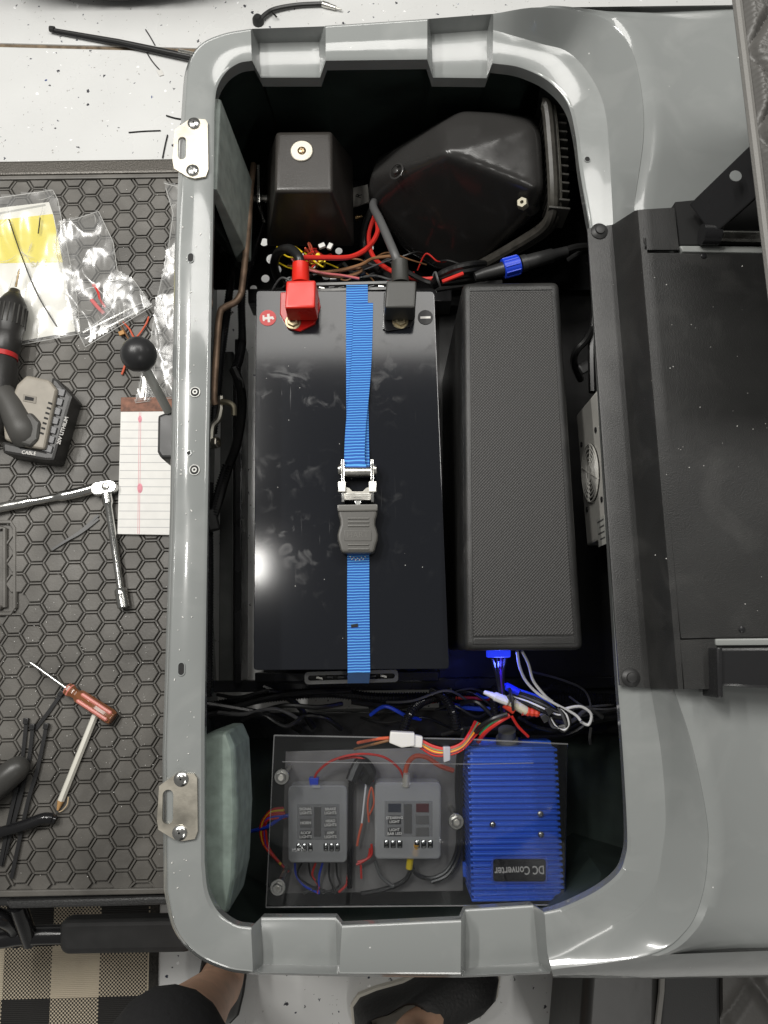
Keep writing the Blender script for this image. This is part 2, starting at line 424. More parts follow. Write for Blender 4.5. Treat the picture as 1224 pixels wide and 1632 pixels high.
# cowl to the right of the crest
cw = [k for k in range(nS) if SS[k][3] is not None]
prev = None
for k in cw:
    C, F = SS[k][2], SS[k][3]
    row = [vr[8][k]] + [b.verts.new(C.lerp(F, t) + Z * dz) for t, dz in ((.02, .000), (.05, -.003), (.11, -.009), (.22, -.013), (.5, -.006), (1, 0))]
    if prev and prev[1] == k - 1:
        for q in range(len(row) - 1): b.faces.new((prev[0][q], prev[0][q + 1], row[q + 1], row[q]))
    elif prev:
        for q in range(len(row) - 1): b.faces.new((prev[0][q], prev[0][q + 1], row[q + 1], row[q]))
    prev = (row, k)
# outer skirt: F(last) -> around the left -> F(first)
cx, cy = P(640, 800, .7).x, P(640, 800, .7).y
first, last = cw[0], cw[-1]
path = [(SS[last][2].lerp(SS[last][3], t), 1) for t in (1, .7, .45, .22, .1)] + [(SS[last][2], 1)]
path += [(SS[k % nS][2], 0) for k in range(last + 1, nS + first)]
path += [(SS[first][2], 0)] + [(SS[first][2].lerp(SS[first][3], t), 0) for t in (.1, .22, .45, .7, 1)]
rows = []
lows = {0: (1700, 1556, .66), 1: (1500, 1557, .66), 2: (1335, 1557, .66), 3: (1182, 1558, .662), 4: (1102, 1559, .664), 5: (1036, 1560, .668)}
for k, (p, fl) in enumerate(path):
    q = path[min(k + 1, len(path) - 1)][0] - path[max(k - 1, 0)][0]
    o = Vector((q.y, -q.x, 0)); o = o.normalized() if o.length > 1e-6 else Vector((-1, 0, 0))
    if (p - Vector((cx, cy, p.z))).dot(o) < 0: o = -o
    if k in lows:
        a_ = p - Z * .003; c_ = P(*lows[k]); rows.append([a_, a_.lerp(c_, .1) + o * .004 - Z * .0, a_.lerp(c_, .5) + o * .010, c_, c_ - Z * .02 - o * .01, Vector((c_.x, c_.y, .34)) - o * .02])
    else:
        a_ = p - Z * .003; row = [a_, a_ + o * .004 - Z * .004, a_ + o * .006 - Z * .010, a_ + o * .006 - Z * .05, a_ + o * .024 - Z * .14, Vector((a_.x, a_.y, .315)) + o * .062]
        if 5 < k < 13:      # ease the flared side into the plain skirt
            f_ = 1 - (k - 5) / 8; V5 = P(*lows[5]) - (path[5][0] - Z * .003); c_ = a_ + V5
            lowr = [a_, a_.lerp(c_, .1) + o * .004, a_.lerp(c_, .5) + o * .010, c_, c_ - Z * .02 - o * .01, Vector((c_.x, c_.y, .34)) - o * .02]
            row = [q_.lerp(l_, f_) for q_, l_ in zip(row, lowr)]
        rows.append(row)
vv = [[b.verts.new(p) for p in r] for r in rows]
for r0, r1 in zip(vv, vv[1:]):
    for q in range(5): b.faces.new((r0[q], r0[q + 1], r1[q + 1], r1[q]))
bmesh.ops.remove_doubles(b, verts=b.verts, dist=.0004)
shell = obj('body_shell', b, paint, cart, ang=40)
shell['label'] = 'glossy grey moulded body with rounded opening'
# inner liner
b = NB()
lr = [[], [], []]
for A, B, C, F, i in SS:
    o = (B - A); o.z = 0; o.normalize()
    rt_ = 14 <= i <= 25
    lr[0].append(A + o * .016 - Z * .020); lr[1].append(A + o * (.16 if rt_ else .058) - Z * (.10 if rt_ else .16)); lr[2].append(Vector((A.x, A.y, .30)) + o * (.20 if rt_ else .085))
loft(b, lr, True, False)
obj('inner_liner', b, liner, cart)

# latch plates on the left rim
def latch_plate(dx, dy, sc=1.0):
    pts = [(303, 189), (327, 190), (331, 196), (332, 270), (328, 281), (310, 284), (298, 281), (277, 268), (275, 255), (278, 207), (283, 203)]
    pts = [((x - 303) * sc + 303 + dx, (y - 237) * sc + 237 + dy) for x, y in pts]
    outer = [P(x, y, ZR + .004) for x, y in pts]
    slot = rrect(*P(290 + dx - (sc - 1) * 12, 236 + dy, ZR + .004).xy, .0105 * sc, .032 * sc, .005 * sc, 4)
    b = NB()
    zz0, zz1 = ZR + .0005, ZR + .004
    vo = [b.verts.new((p.x, p.y, zz1)) for p in outer]; vi = [b.verts.new((x, y, zz1)) for x, y in slot]
    eo = [b.edges.new((vo[k], vo[(k + 1) % len(vo)])) for k in range(len(vo))]; ei = [b.edges.new((vi[k], vi[(k + 1) % len(vi)])) for k in range(len(vi))]
    bmesh.ops.triangle_fill(b, use_beauty=True, edges=eo + ei)
    ex = bmesh.ops.extrude_face_region(b, geom=list(b.faces))
    bmesh.ops.translate(b, verts=[v for v in ex['geom'] if isinstance(v, bmesh.types.BMVert)], vec=(0, 0, zz0 - zz1))
    o = obj('latch_plate', b, nickel, cart)
    for sx, sy in ((309, 197), (307, 272)):
        c = P((sx - 303) * sc + 303 + dx, (sy - 237) * sc + 237 + dy, ZR + .004)
        obj('screw', screw_bm(c - Z * .0005, .0082, .004), chrome, o)
    return o
latch_plate(0, 0); latch_plate(-21, 1050, 1.14)
# holes and rivet nuts in the left rim
def rim_hole(px, py, lx, ly, nut=False):
    c = P(px, py, ZR + .0006)
    bb = NB()
    out = rrect(c.x, c.y, lx, ly, min(lx, ly) * .499, 5); mid = rrect(c.x, c.y, lx * .8, ly * .87, min(lx * .8, ly * .87) * .499, 5)
    loft(bb, [[Vector((x, y, c.z - .002)) for x, y in out], [Vector((x, y, c.z + .0008)) for x, y in out], [Vector((x, y, c.z + .0008)) for x, y in mid], [Vector((x, y, c.z - .0016)) for x, y in mid]], True, False)
    o = obj('rim_hole', bb, mat('dark_zinc_insert', (.20, .20, .19), .4, .7) if nut else paint_in, cart)
    obj('bore_shade', prism(mid, c.z - .002, c.z + .0002), dark_hole, o)  # flat dark disc painted in for the shade down the hole
    if nut: obj('socket_screw', ring_bm(c + Z * .0002, lx * .26, lx * .12, .0012, 12), MATS['dark_zinc_insert'], o)
rim_hole(304, 411, .0085, .0135); rim_hole(311, 625, .013, .013, True); rim_hole(310, 749, .013, .013, True)
rim_hole(301, 722, .006, .006); rim_hole(289, 1066, .0085, .016); rim_hole(936, 254, .008, .008)
# black access panel on the right
ZP = ZR + .006
g = {}
b = NB()
row_y = [0, .12, .5, .88, 1]
L0, L1 = (935, 366), (986, 1092); B0, B1 = (976, 360), (1037, 1097); D0, D1 = (1012, 337), (1076, 1098); E0, E1 = (1075, 333), (1142, 1098)
def lp(a, c, t): return (a[0] + (c[0] - a[0]) * t, a[1] + (c[1] - a[1]) * t)
cols = [(L0, L1, ZP - .001), (lp(L0, B0, .06), lp(L1, B1, .06), ZP), (lp(L0, B0, .95), lp(L1, B1, .95), ZP), (lp(B0, D0, .05), lp(B1, D1, .05), ZP + .004), (lp(B0, D0, .95), lp(B1, D1, .95), ZC + .012), (lp(D0, E0, .05), lp(D1, E1, .05), ZC + .016), (lp(D0, E0, .2), lp(D1, E1, .2), ZC + .016)]
grid = []
for (p, q, z) in cols:
    grid.append([b.verts.new(P(*lp(p, q, t), z)) for t in row_y])
for c in range(len(cols) - 1):
    for r in range(len(row_y) - 1): b.faces.new((grid[c][r], grid[c + 1][r], grid[c + 1][r + 1], grid[c][r + 1]))
# tabs
for tab in ([(1022, 336), (1073, 333), (1080, 392), (1081, 400), (1024, 400)], [(1082, 1020), (1140, 1018), (1141, 1098), (1087, 1098)]):
    b.faces.new([b.verts.new(P(x, y, ZC + .016)) for x, y in tab])
bmesh.ops.recalc_face_normals(b, faces=b.faces)
for f in b.faces:
    if f.normal.z < 0: f.normal_flip()
ex = bmesh.ops.extrude_face_region(b, geom=list(b.faces))
bmesh.ops.translate(b, verts=[v for v in ex['geom'] if isinstance(v, bmesh.types.BMVert)], vec=(0, 0, .003))
pan = obj('access_panel', b, blk_tex, cart)
pan['label'] = 'black textured plastic panel bent over the rear edge'
obj('panel_insert', px_prism([(1020, 402), (1620, 408), (1620, 1012), (1085, 1018)], ZC + .006, ZC + .018, .002), blk_tex, pan)
for x, y in ((955, 369), (1005, 1080)):
    c = P(x, y, ZP + .003); q = obj('rivet', lathe(c, Z, [(0, .0105), (.0015, .0105), (.003, .0085), (.004, .006), (.0062, .0055), (.0068, .003)], 18), blk, pan)
for x, y in ((1121, 408), (1182, 1003)):
    c = P(x, y, ZC + .018); obj('panel_screw', lathe(c, Z, [(0, .0035), (.0015, .0033), (.002, .002)], 12), blk_steel, pan)
# openings with seat hinge hardware at the far right
hb = obj('hinge_recess_shade', px_prism([(1076, 322), (1118, 318), (1205, 235), (1620, 232), (1620, 390), (1083, 390)], ZC + .002, ZC + .014), dark_hole, cart)  # thin dark plate put in for the shaded opening under the bracket
a0, a1 = P(1120, 350, ZC + .03), P(1240, 238, ZC + .12)
d = (a1 - a0); ax_, ay_, dz_ = basis(d)
hinge = obj('hinge_arm', box((a0 + a1) / 2, (.047, .010, d.length), M=Matrix((Vector((d.y, -d.x, 0)).normalized(), dz_.cross(Vector((d.y, -d.x, 0)).normalized()), dz_)).transposed(), bev=.002), blk_steel, cart)
hl = P(1172, 281, ZC + .097); obj('bolt_hole', lathe(hl, Z, [(0, .0065), (.001, .0065)], 14), paint_in, hinge)
obj('hinge_rod', tube([P(1125, 376, ZC + .03), P(1620, 383, ZC + .03)], .006, 10), steel, cart)
obj('hinge_rod', lathe(P(1118, 374, ZC + .03), P(1620, 383, ZC + .03) - P(1118, 374, ZC + .03), [(0, .012), (.02, .012), (.022, .008)], 12), blk_steel, cart)
edge = mat('light_grey_edge', (.26, .27, .26), .3)
obj('body_edge', px_prism([(1083, 391), (1620, 396), (1620, 409), (1088, 401)], ZC + .01, ZC + .020, .002), edge, cart)
obj('body_edge', px_prism([(1140, 1018), (1620, 1012), (1620, 1026), (1141, 1029)], ZC + .01, ZC + .021, .002), edge, cart)
hbk = NB(); px_prism([(1145, 1033), (1620, 1028), (1620, 1112), (1192, 1096), (1150, 1093)], ZC + .004, ZC + .035, .003, bm=hbk); px_prism([(1142, 1032), (1152, 1032), (1153, 1112), (1144, 1113)], ZC + .000, ZC + .040, .002, bm=hbk)
obj('hinge_block', hbk, blk_steel, cart)

# seat back, quilted, standing at the far right edge
seatm = mat('dark_grey_vinyl', (.085, .082, .077), .42, bump=(350, .25, .0008), var=(10, .12))
pipm = mat('grey_piping', (.17, .165, .155), .5, bump=(500, .5, .001))
b = NB(); nx, ny = 90, 200; zs = ZC + .17
Q = [P(1172, -40, zs), P(1420, -40, zs), P(1480, 520, zs), P(1240, 520, zs)]
gv = []
for j in range(ny + 1):
    r_ = []
    for i in range(nx + 1):
        u, v = i / nx, j / ny
        p = Q[0].lerp(Q[1], u).lerp(Q[3].lerp(Q[2], u), v)
        s1, s2 = u * 2.6 + v * 4.2, u * 2.6 - v * 4.2
        h = .011 * (min(1, abs(math.sin(math.pi * s1)) * 2.2) * min(1, abs(math.sin(math.pi * s2)) * 2.2)) ** .6
        h += .0011 * math.sin((v * 62 + .5 * math.sin(u * 30)) * 2 * math.pi) * min(1, h / .011) ** 3
        if u < .06: h *= u / .06
        r_.append(b.verts.new(p + Z * h))
    gv.append(r_)
for j in range(ny):
    for i in range(nx): b.faces.new((gv[j][i], gv[j][i + 1], gv[j + 1][i + 1], gv[j + 1][i]))
bd = [v for v in gv[0]] + [r[-1] for r in gv[1:]] + list(reversed(gv[-1][:-1])) + [r[0] for r in reversed(gv[1:-1])]
lowv = [b.verts.new(v.co - Z *   .085 + Vector((.07 * max(0, 1 - (v.co.x - Q[0].x) / .15), 0, 0))) for v in bd]
for k in range(len(bd)): b.faces.new((bd[k], bd[(k + 1) % len(bd)], lowv[(k + 1) % len(bd)], lowv[k]))
b.faces.new(lowv)
sc_ = obj('seat_cushion', b, seatm, cart, ang=60)
sc_['label'] = 'dark grey quilted vinyl seat cushion with piped edge'
obj('piping', tube([Q[0].lerp(Q[3], t / 30) + Z * .001 - Vector((.002, 0, 0)) for t in range(31)], .0048, 8), pipm, sc_)

# floorboard, trim and step on the left
ZM = .30
obj('floorboard', px_prism([(-160, 262), (300, 252), (300, 1440), (-160, 1448)], ZM - .06, ZM - .004, .004), blk, cart)
trim_m = mat('speckled_trim', (.085, .078, .068), .35, .3, var=(500, .6), bump=(420, .6, .001))
obj('sill_trim', px_prism([(-160, 259), (300, 252), (300, 274), (-160, 281)], ZM - .01, ZM + .012, .004), trim_m, cart)
trim_d = mat('dark_speckled_trim', (.035, .035, .035), .4, 0, var=(500, .6), bump=(420, .6, .001))
obj('sill_trim', px_prism([(8, 1436), (300, 1428), (300, 1442), (14, 1449)], ZM - .02, ZM + .010, .004), trim_d, cart)
pad = obj('step_pad', px_prism(rrect(200, 1493, 212, 56, 14, 5, R(-1)), .20, .235, .010, 3), blk_rub, cart)
st_t = obj('step_tube', wire_bm([(-80, 1500, .21), (0, 1496, .21), (60, 1490, .21), (290, 1487, .21)], .016, 12), blk_gloss, cart)
obj('step_tube', wire_bm([(28, 1442, .27), (38, 1470, .24), (48, 1500, .205)], .014, 12), blk_gloss, cart)
obj('step_tube', wire_bm([(-40, 1455, .26), (0, 1462, .255), (22, 1478, .22), (30, 1500, .20)], .014, 12), blk_gloss, cart)

# shift lever
lever = obj('shift_lever', tube([P(268, 655, .60), P(233, 590, .665), P(226, 575, .675)], .0062, 14), mat('dull_bright_steel', (.55, .55, .52), .45, .6), cart)
bk = NB(); bmesh.ops.create_uvsphere(bk, u_segments=32, v_segments=20, radius=.0228); bmesh.ops.translate(bk, verts=bk.verts, vec=P(221, 565, .685))
obj('knob', bk, mat('knob_black', (.02, .02, .021), .33, bump=(60, .05)), lever)
obj('lever_plate', px_prism([(251, 662), (276, 652), (290, 652), (290, 730), (256, 730), (250, 720)], .52, .60, .004), blk, cart)

# chassis in the compartment: rails, tray and perforated plate
ZT = .31
def rail(pts, z0, z1, m=blk_steel, bev=.002, name='frame_rail'): return obj(name, px_prism(pts, z0, z1, bev), m, cart)
rail([(352, 560), (372, 560), (372, 1095), (348, 1095)], ZT, ZT + .02, mat('grey_rail', (.075, .078, .075), .45, var=(30, .2)))
rail([(374, 540), (386, 540), (384, 1090), (373, 1090)], ZT - .02, ZT + .045)
rail([(325, 1085), (990, 1078), (990, 1096), (325, 1104)], ZT, ZT + .03)
rail([(325, 1137), (1000, 1128), (1000, 1168), (325, 1180)], ZT - .01, ZT + .05)
rail([(406, 1072), (700, 1070), (700, 1086), (406, 1088)], ZT, ZT + .055)
rail([(395, 460), (720, 458), (720, 480), (395, 482)], ZT + .0, ZT + .055)
obj('compartment_tray', px_prism([(700, 380), (1010, 380), (1030, 1160), (700, 1160)], ZT - .02, ZT - .012), blk, cart)
obj('compartment_tray', px_prism([(315, 1166), (1030, 1160), (1040, 1480), (315, 1490)], ZT - .024, ZT - .016), liner, cart)
obj('compartment_tray', px_prism([(420, 470), (700, 470), (704, 1080), (420, 1080)], ZT - .028, ZT - .02), blk, cart)
# perforated plate: a sheet with real holes
pp = [P(340, 225, ZT + .02), P(960, 225, ZT + .02), P(960, 462, ZT + .02), P(340, 462, ZT + .02)]
b = NB()
holes = [(423, 444, 7), (441, 430, 8), (462, 447, 7), (433, 413, 9), (421, 386, 7), (404, 460, 6), (540, 400, 6), (590, 395, 6), (520, 440, 7), (476, 452, 6)]
vo = [b.verts.new(p) for p in pp]; es = [b.edges.new((vo[k], vo[(k + 1) % 4])) for k in range(4)]
for hx, hy, hr in holes:
    hv = [b.verts.new(q) for q in circ(P(hx, hy, ZT + .02), hr * mpp(ZT), 14)]
    es += [b.edges.new((hv[k], hv[(k + 1) % 14])) for k in range(14)]
bmesh.ops.triangle_fill(b, use_beauty=True, edges=es)
obj('perforated_plate', b, blk_steel, cart)

# ================================================================== hexagon mat
matm = mat('charcoal_mat_rubber', (.105, .099, .089), .50, var=(11, .30), bump=(260, .3, .0008), rvar=(7, .12))
dusty(matm, 260, .06, .08, (.30, .29, .27), .14)
mat_t = thing('floor_mat', 'charcoal rubber floor mat moulded with hexagon pads', 'floor mat', (P(140, 850, ZM).x, P(140, 850, ZM).y, ZM - .004))
obj('mat_base', px_prism([(-150, 287), (292, 281), (292, 1424), (-150, 1432)], ZM - .0038, ZM - .0022, .0005), matm, mat_t)
b = NB(); px_prism([(-150, 281), (292, 275), (292, 282), (-150, 288)], ZM - .002, ZM + .008, .002, bm=b); obj('mat_border', b, matm, mat_t)
obj('mat_border', px_prism([(-150, 1422), (292, 1415), (292, 1424), (-150, 1433)], ZM - .002, ZM + .008, .002), matm, mat_t)
SY, SX = .0345, .0326
hw = SX / 1.5
def hexpts(k): return [Vector((k * hw * math.cos(R(60 * q)), k * (SY / math.sqrt(3)) * math.sin(R(60 * q)), 0)) for q in range(6)]
hb_ = NB()
loft(hb_, [[p - Z * .0032 for p in hexpts(.84)], [p + Z * .0018 for p in hexpts(.82)], [p + Z * .003 for p in hexpts(.76)]])
hb_.faces.ensure_lookup_table()
finish(hb_); hexme = bpy.data.meshes.new('hex_pad'); hb_.to_mesh(hexme); hb_.free(); hexme.materials.append(matm)
o0 = P(146, 300, ZM)
hexes = []
for i in range(-11, 7):
    for j in range(-1, 46):
        c = Vector((o0.x + i * SX, o0.y - (j + (.5 if i % 2 else 0)) * SY, ZM + .0008)); x, y = PX(c)
        if y < 281 or y > 1424: continue
        if -30 < x < 26 and 826 < y < 984: continue
        hexes.append((x, y, c))
vis = sorted([h for h in hexes if -14 < h[0] < 285], key=lambda h: -h[1])[:300]
vset = set(id(h) for h in vis)
rest = NB(); ridge = NB()
def clipy(c, pts):   # keep pads inside the border
    lo, hi = P(100, 1418, ZM).y, P(100, 287, ZM).y
    return [Vector((p.x, min(max(p.y, lo), hi), p.z)) for p in pts]
for h in hexes:
    c = h[2]
    edge_pad = h[1] < 297 or h[1] > 1406
    if id(h) in vset and not edge_pad:
        o = bpy.data.objects.new('hex_pad', hexme); COL.objects.link(o); o.parent = mat_t; o.location = c - Vector(mat_t.location)
    else:
        r0 = clipy(c, [c + p - Z * .0032 for p in hexpts(.84)]); r1 = clipy(c, [c + p + Z * .003 for p in hexpts(.78)])
        if max(p.y for p in r0) - min(p.y for p in r0) > .008: loft(rest, [r0, r1])
    # ridge: three edges of each cell
    hp = [c + p for p in hexpts(1.0)]
    for q in range(6):
        a, d_ = hp[q], hp[(q + 1) % 6]
        if q >= 3 and True:
            pass
        m_ = (a + d_) / 2
        if q in (0, 1, 2) or True:
            a2, d2 = a.copy(), d_.copy(); inn = (c - m_).normalized()
            if q > 2: continue
            ca, cd = clipy(c, [a2 - Z * .003, d2 - Z * .003])
            if (ca - cd).length < .004: continue
            nrm = Vector(((cd - ca).y, -(cd - ca).x, 0)).normalized()
            loft(ridge, [[ca + nrm * .0026, ca + nrm * .0012 + Z * .0052, ca - nrm * .0012 + Z * .0052, ca - nrm * .0026], [cd + nrm * .0026, cd + nrm * .0012 + Z * .0052, cd - nrm * .0012 + Z * .0052, cd - nrm * .0026]])
obj('hex_pad_margin', rest, matm, mat_t, kind='stuff')
obj('hex_ridges', ridge, matm, mat_t, kind='stuff')
b = NB()
for k_, (gx, gw, hh) in enumerate(((24, 8, .006), (8, 6, .005))):
    out = [(gx - 120, 832 + (24 - gx) * .6), (gx - 6, 832 + (24 - gx) * .6), (gx, 842), (gx, 968), (gx - 6, 978 - (24 - gx) * .6), (gx - 120, 980 - (24 - gx) * .6)]
    tube([P(x, y, ZM + .002) for x, y in out], .004, 6, bm=b)
obj('moulded_frame', b, matm, mat_t)
# ================================================================== battery
ZB = .600
batm = mat('battery_lid_black', (.010, .011, .014), .15, coat=.0)
def smudge(m):
    b = bsdf(m); g = N(m, 'ShaderNodeNewGeometry')
    n1 = N(m, 'ShaderNodeTexNoise'); n1.inputs['Scale'].default_value = 38; n1.inputs['Detail'].default_value = 8; n1.inputs['Distortion'].default_value = 1.2
    LK(m, g.outputs['Position'], n1.inputs['Vector'])
    r1 = N(m, 'ShaderNodeMapRange'); r1.inputs[1].default_value = .55; r1.inputs[2].default_value = .75; LK(m, n1.outputs[0], r1.inputs[0])
    mp = N(m, 'ShaderNodeMapping'); mp.inputs['Rotation'].default_value = (0, 0, .6); mp.inputs['Scale'].default_value = (420, 14, 1); LK(m, g.outputs['Position'], mp.inputs['Vector'])
    n2 = N(m, 'ShaderNodeTexNoise'); n2.inputs['Scale'].default_value = 1; n2.inputs['Detail'].default_value = 3; LK(m, mp.outputs[0], n2.inputs['Vector'])
    r2 = N(m, 'ShaderNodeMapRange'); r2.inputs[1].default_value = .68; r2.inputs[2].default_value = .74; LK(m, n2.outputs[0], r2.inputs[0])
    n3 = N(m, 'ShaderNodeTexNoise'); n3.inputs['Scale'].default_value = 9; LK(m, g.outputs['Position'], n3.inputs['Vector'])
    r3 = N(m, 'ShaderNodeMapRange'); r3.inputs[1].default_value = .48; r3.inputs[2].default_value = .68; LK(m, n3.outputs[0], r3.inputs[0])
    k = N(m, 'ShaderNodeMath', operation='MULTIPLY'); LK(m, r2.outputs[0], k.inputs[0]); LK(m, r3.outputs[0], k.inputs[1])
    k1 = N(m, 'ShaderNodeMath', operation='MULTIPLY'); LK(m, r1.outputs[0], k1.inputs[0]); LK(m, r3.outputs[0], k1.inputs[1])
    s = N(m, 'ShaderNodeMath', operation='MAXIMUM'); LK(m, k.outputs[0], s.inputs[0]); LK(m, k1.outputs[0], s.inputs[1])
    v = N(m, 'ShaderNodeTexVoronoi'); v.inputs['Scale'].default_value = 130; LK(m, g.outputs['Position'], v.inputs['Vector'])
    lt = N(m, 'ShaderNodeMath', operation='LESS_THAN'); LK(m, v.outputs['Distance'], lt.inputs[0]); lt.inputs[1].default_value = .085
    sep = N(m, 'ShaderNodeSeparateColor'); LK(m, v.outputs['Color'], sep.inputs[0])
    pr = N(m, 'ShaderNodeMath', operation='LESS_THAN'); LK(m, sep.outputs[0], pr.inputs[0]); pr.inputs[1].default_value = .05
    dd = N(m, 'ShaderNodeMath', operation='MULTIPLY'); LK(m, lt.outputs[0], dd.inputs[0]); LK(m, pr.outputs[0], dd.inputs[1])
    mx = N(m, 'ShaderNodeMix', data_type='RGBA'); LK(m, s.outputs[0], mx.inputs[0]); mx.inputs[6].default_value = (.010, .011, .014, 1); mx.inputs[7].default_value = (.034, .035, .037, 1)
    mx2 = N(m, 'ShaderNodeMix', data_type='RGBA'); LK(m, dd.outputs[0], mx2.inputs[0]); LK(m, mx.outputs[2], mx2.inputs[6]); mx2.inputs[7].default_value = (.4, .4, .38, 1)
    LK(m, mx2.outputs[2], b.inputs['Base Color'])
    rr = N(m, 'ShaderNodeMapRange'); rr.inputs[3].default_value = .11; rr.inputs[4].default_value = .34; LK(m, s.outputs[0], rr.inputs[0]); LK(m, rr.outputs[0], b.inputs['Roughness'])
smudge(batm); bsdf(batm).inputs['Specular IOR Level'].default_value = .42
bq = [(408, 463), (692, 464), (716, 1066), (404, 1068)]
bat = thing('battery', 'large glossy black lithium battery strapped in the middle of the compartment', 'battery', (P(558, 760, ZB).x, P(558, 760, ZB).y, .345))
def rq(q, r_px=6):
    out = []
    for k in range(4):
        p0, p1, p2 = Vector(q[k - 1]), Vector(q[k]), Vector(q[(k + 1) % 4])
        a = p1 + (p0 - p1).normalized() * r_px; c = p1 + (p2 - p1).normalized() * r_px
        for t in (0, .35, .65, 1): out.append(tuple((a.lerp(p1, t)).lerp(p1.lerp(c, t), t)))
    return out
obj('lid', prism([P(x, y, ZB) for x, y in rq(bq)], ZB - .028, ZB, .0025, 3), batm, bat)
obj('case', prism([P(x, y, ZB) for x, y in rq([(410, 465), (690, 466), (714, 1064), (406, 1066)])], .345, ZB - .028, .001), blk, bat)
st_r = mat('red_sticker', (.55, .02, .02), .4); st_w = mat('white_print', (.78, .76, .72), .5); st_k = mat('black_sticker', (.008, .008, .009), .5)
d1 = obj('plus_sticker', lathe(P(427, 507, ZB) + Z * .0001, Z, [(0, .0118), (.0008, .0118)], 28), st_r, bat)
b = NB(); c = P(427, 507, ZB + .001); box(c, (.0150, .0036, .0005), .08, bm=b); box(c + Vector((.001, 0, 0)), (.0034, .0125, .0006), .08, bm=b); box(c + Vector((-.006, 0, 0)), (.0025, .0085, .0006), .08, bm=b); box(c + Vector((.0072, -.0010, 0)), (.0030, .0024, .0006), .3, bm=b)
obj('plus_mark', b, st_w, d1)
d2 = obj('minus_sticker', lathe(P(678, 506, ZB) + Z * .0001, Z, [(0, .0108), (.0009, .0108)], 28), st_k, bat)
obj('minus_mark', box(P(678, 506, ZB + .0012), (.0145, .0032, .0005)), st_w, d2)
def tray(pts, m, nm):
    b = px_prism(pts, ZB - .001, ZB + .0035, .0012, 2); o = obj(nm, b, m, bat)
    return o
tray([(447, 466), (506, 462), (511, 488), (502, 516), (478, 528), (458, 523), (446, 500)], red_gl, 'terminal_tray')
tray([(612, 466), (664, 464), (661, 506), (655, 520), (618, 528), (610, 524)], blk_gloss, 'terminal_tray')
for x, y in ((467, 513), (638, 512)):
    o = obj('terminal_nut', hexnut_bm(P(x, y, ZB + .0035), .0085, .005, .5), mat('brassy_nut', (.40, .34, .22), .4, 1.0), bat)
    obj('washer', ring_bm(P(x, y, ZB + .0032), .0115, .006, .0015, 22), MATS['brassy_nut'], o)
def boot(pts, z1, m, name, label, neck0, neck1, cable, cm, cr_):
    t = thing(name, label, 'terminal boot', (P(*pts[0], ZB).x, P(*pts[0], ZB).y, ZB))
    top = [P(x, y, z1) for x, y in pts]; c = sum(top, Vector()) / 4
    b = NB(); bot = [Vector((p.x, p.y, ZB + .006)) + (Vector((p.x, p.y, 0)) - Vector((c.x, c.y, 0))) * .05 for p in top]
    loft(b, [bot, top]); bmesh.ops.recalc_face_normals(b, faces=b.faces); bevel_all(b, .0035, 3)
    obj('boot', b, m, t)
    a0, a1 = P(*neck0), P(*neck1)
    obj('neck', lathe(a0, a1 - a0, [(0, .0135), ((a1 - a0).length * .15, .0122), ((a1 - a0).length, .0115), ((a1 - a0).length, .008)], 18), m, t)
    obj('cable', wire_bm(cable, cr_, 12), cm, t)
    return t
boot([(456, 447), (503, 446), (502, 490), (454, 491)], ZB + .046, red, 'red_terminal_boot', 'soft red rubber boot covering the positive terminal of the battery', (479, 452, ZB + .026), (479, 421, ZB + .026),
     [(479, 430, ZB + .026), (476, 410, ZB + .03), (462, 397, ZB + .01), (444, 402, ZB - .05), (437, 425, ZB - .10), (448, 455, ZB - .15)], blkw, .0068)
blkboot = mat('black_soft_vinyl', (.040, .040, .036), .42, bump=(90, .15, .001))
boot([(616, 447), (664, 447), (662, 490), (613, 490)], ZB + .046, blkboot, 'black_terminal_boot', 'soft black rubber boot covering the negative terminal of the battery', (638, 452, ZB + .026), (637, 417, ZB + .026),
     [(637, 426, ZB + .026), (627, 400, ZB + .03), (606, 352, ZB + .0), (595, 330, ZB - .05), (598, 318, ZB - .1)], greyw, .0062)

# ================================================================== ratchet strap
webm = mat('blue_webbing', (.012, .14, .52), .55, sheen=.3)
def web(m):
    b = bsdf(m); g = N(m, 'ShaderNodeNewGeometry')
    sep = N(m, 'ShaderNodeSeparateXYZ'); LK(m, g.outputs['Position'], sep.inputs[0])
    ns = N(m, 'ShaderNodeTexNoise'); ns.inputs['Scale'].default_value = 60; LK(m, g.outputs['Position'], ns.inputs['Vector'])
    mad = N(m, 'ShaderNodeMath', operation='MULTIPLY_ADD'); LK(m, ns.outputs[0], mad.inputs[0]); mad.inputs[1].default_value = .0016; LK(m, sep.outputs[1], mad.inputs[2])
    zz = N(m, 'ShaderNodeMath', operation='ADD'); LK(m, mad.outputs[0], zz.inputs[0]); LK(m, sep.outputs[2], zz.inputs[1])
    s = N(m, 'ShaderNodeMath', operation='MULTIPLY'); LK(m, zz.outputs[0], s.inputs[0]); s.inputs[1].default_value = 2 * math.pi / .0036
    sn = N(m, 'ShaderNodeMath', operation='SINE'); LK(m, s.outputs[0], sn.inputs[0])
    mr = N(m, 'ShaderNodeMapRange'); mr.inputs[1].default_value = .1; mr.inputs[2].default_value = .9; LK(m, sn.outputs[0], mr.inputs[0])
    mx = N(m, 'ShaderNodeMix', data_type='RGBA'); LK(m, mr.outputs[0], mx.inputs[0]); mx.inputs[6].default_value = (.006, .085, .40, 1); mx.inputs[7].default_value = (.10, .40, .82, 1)
    LK(m, mx.outputs[2], b.inputs['Base Color'])
    bp = N(m, 'ShaderNodeBump'); bp.inputs['Strength'].default_value = .6; bp.inputs['Distance'].default_value = .0008; LK(m, sn.outputs[0], bp.inputs['Height']); LK(m, bp.outputs[0], b.inputs['Normal'])
web(webm)
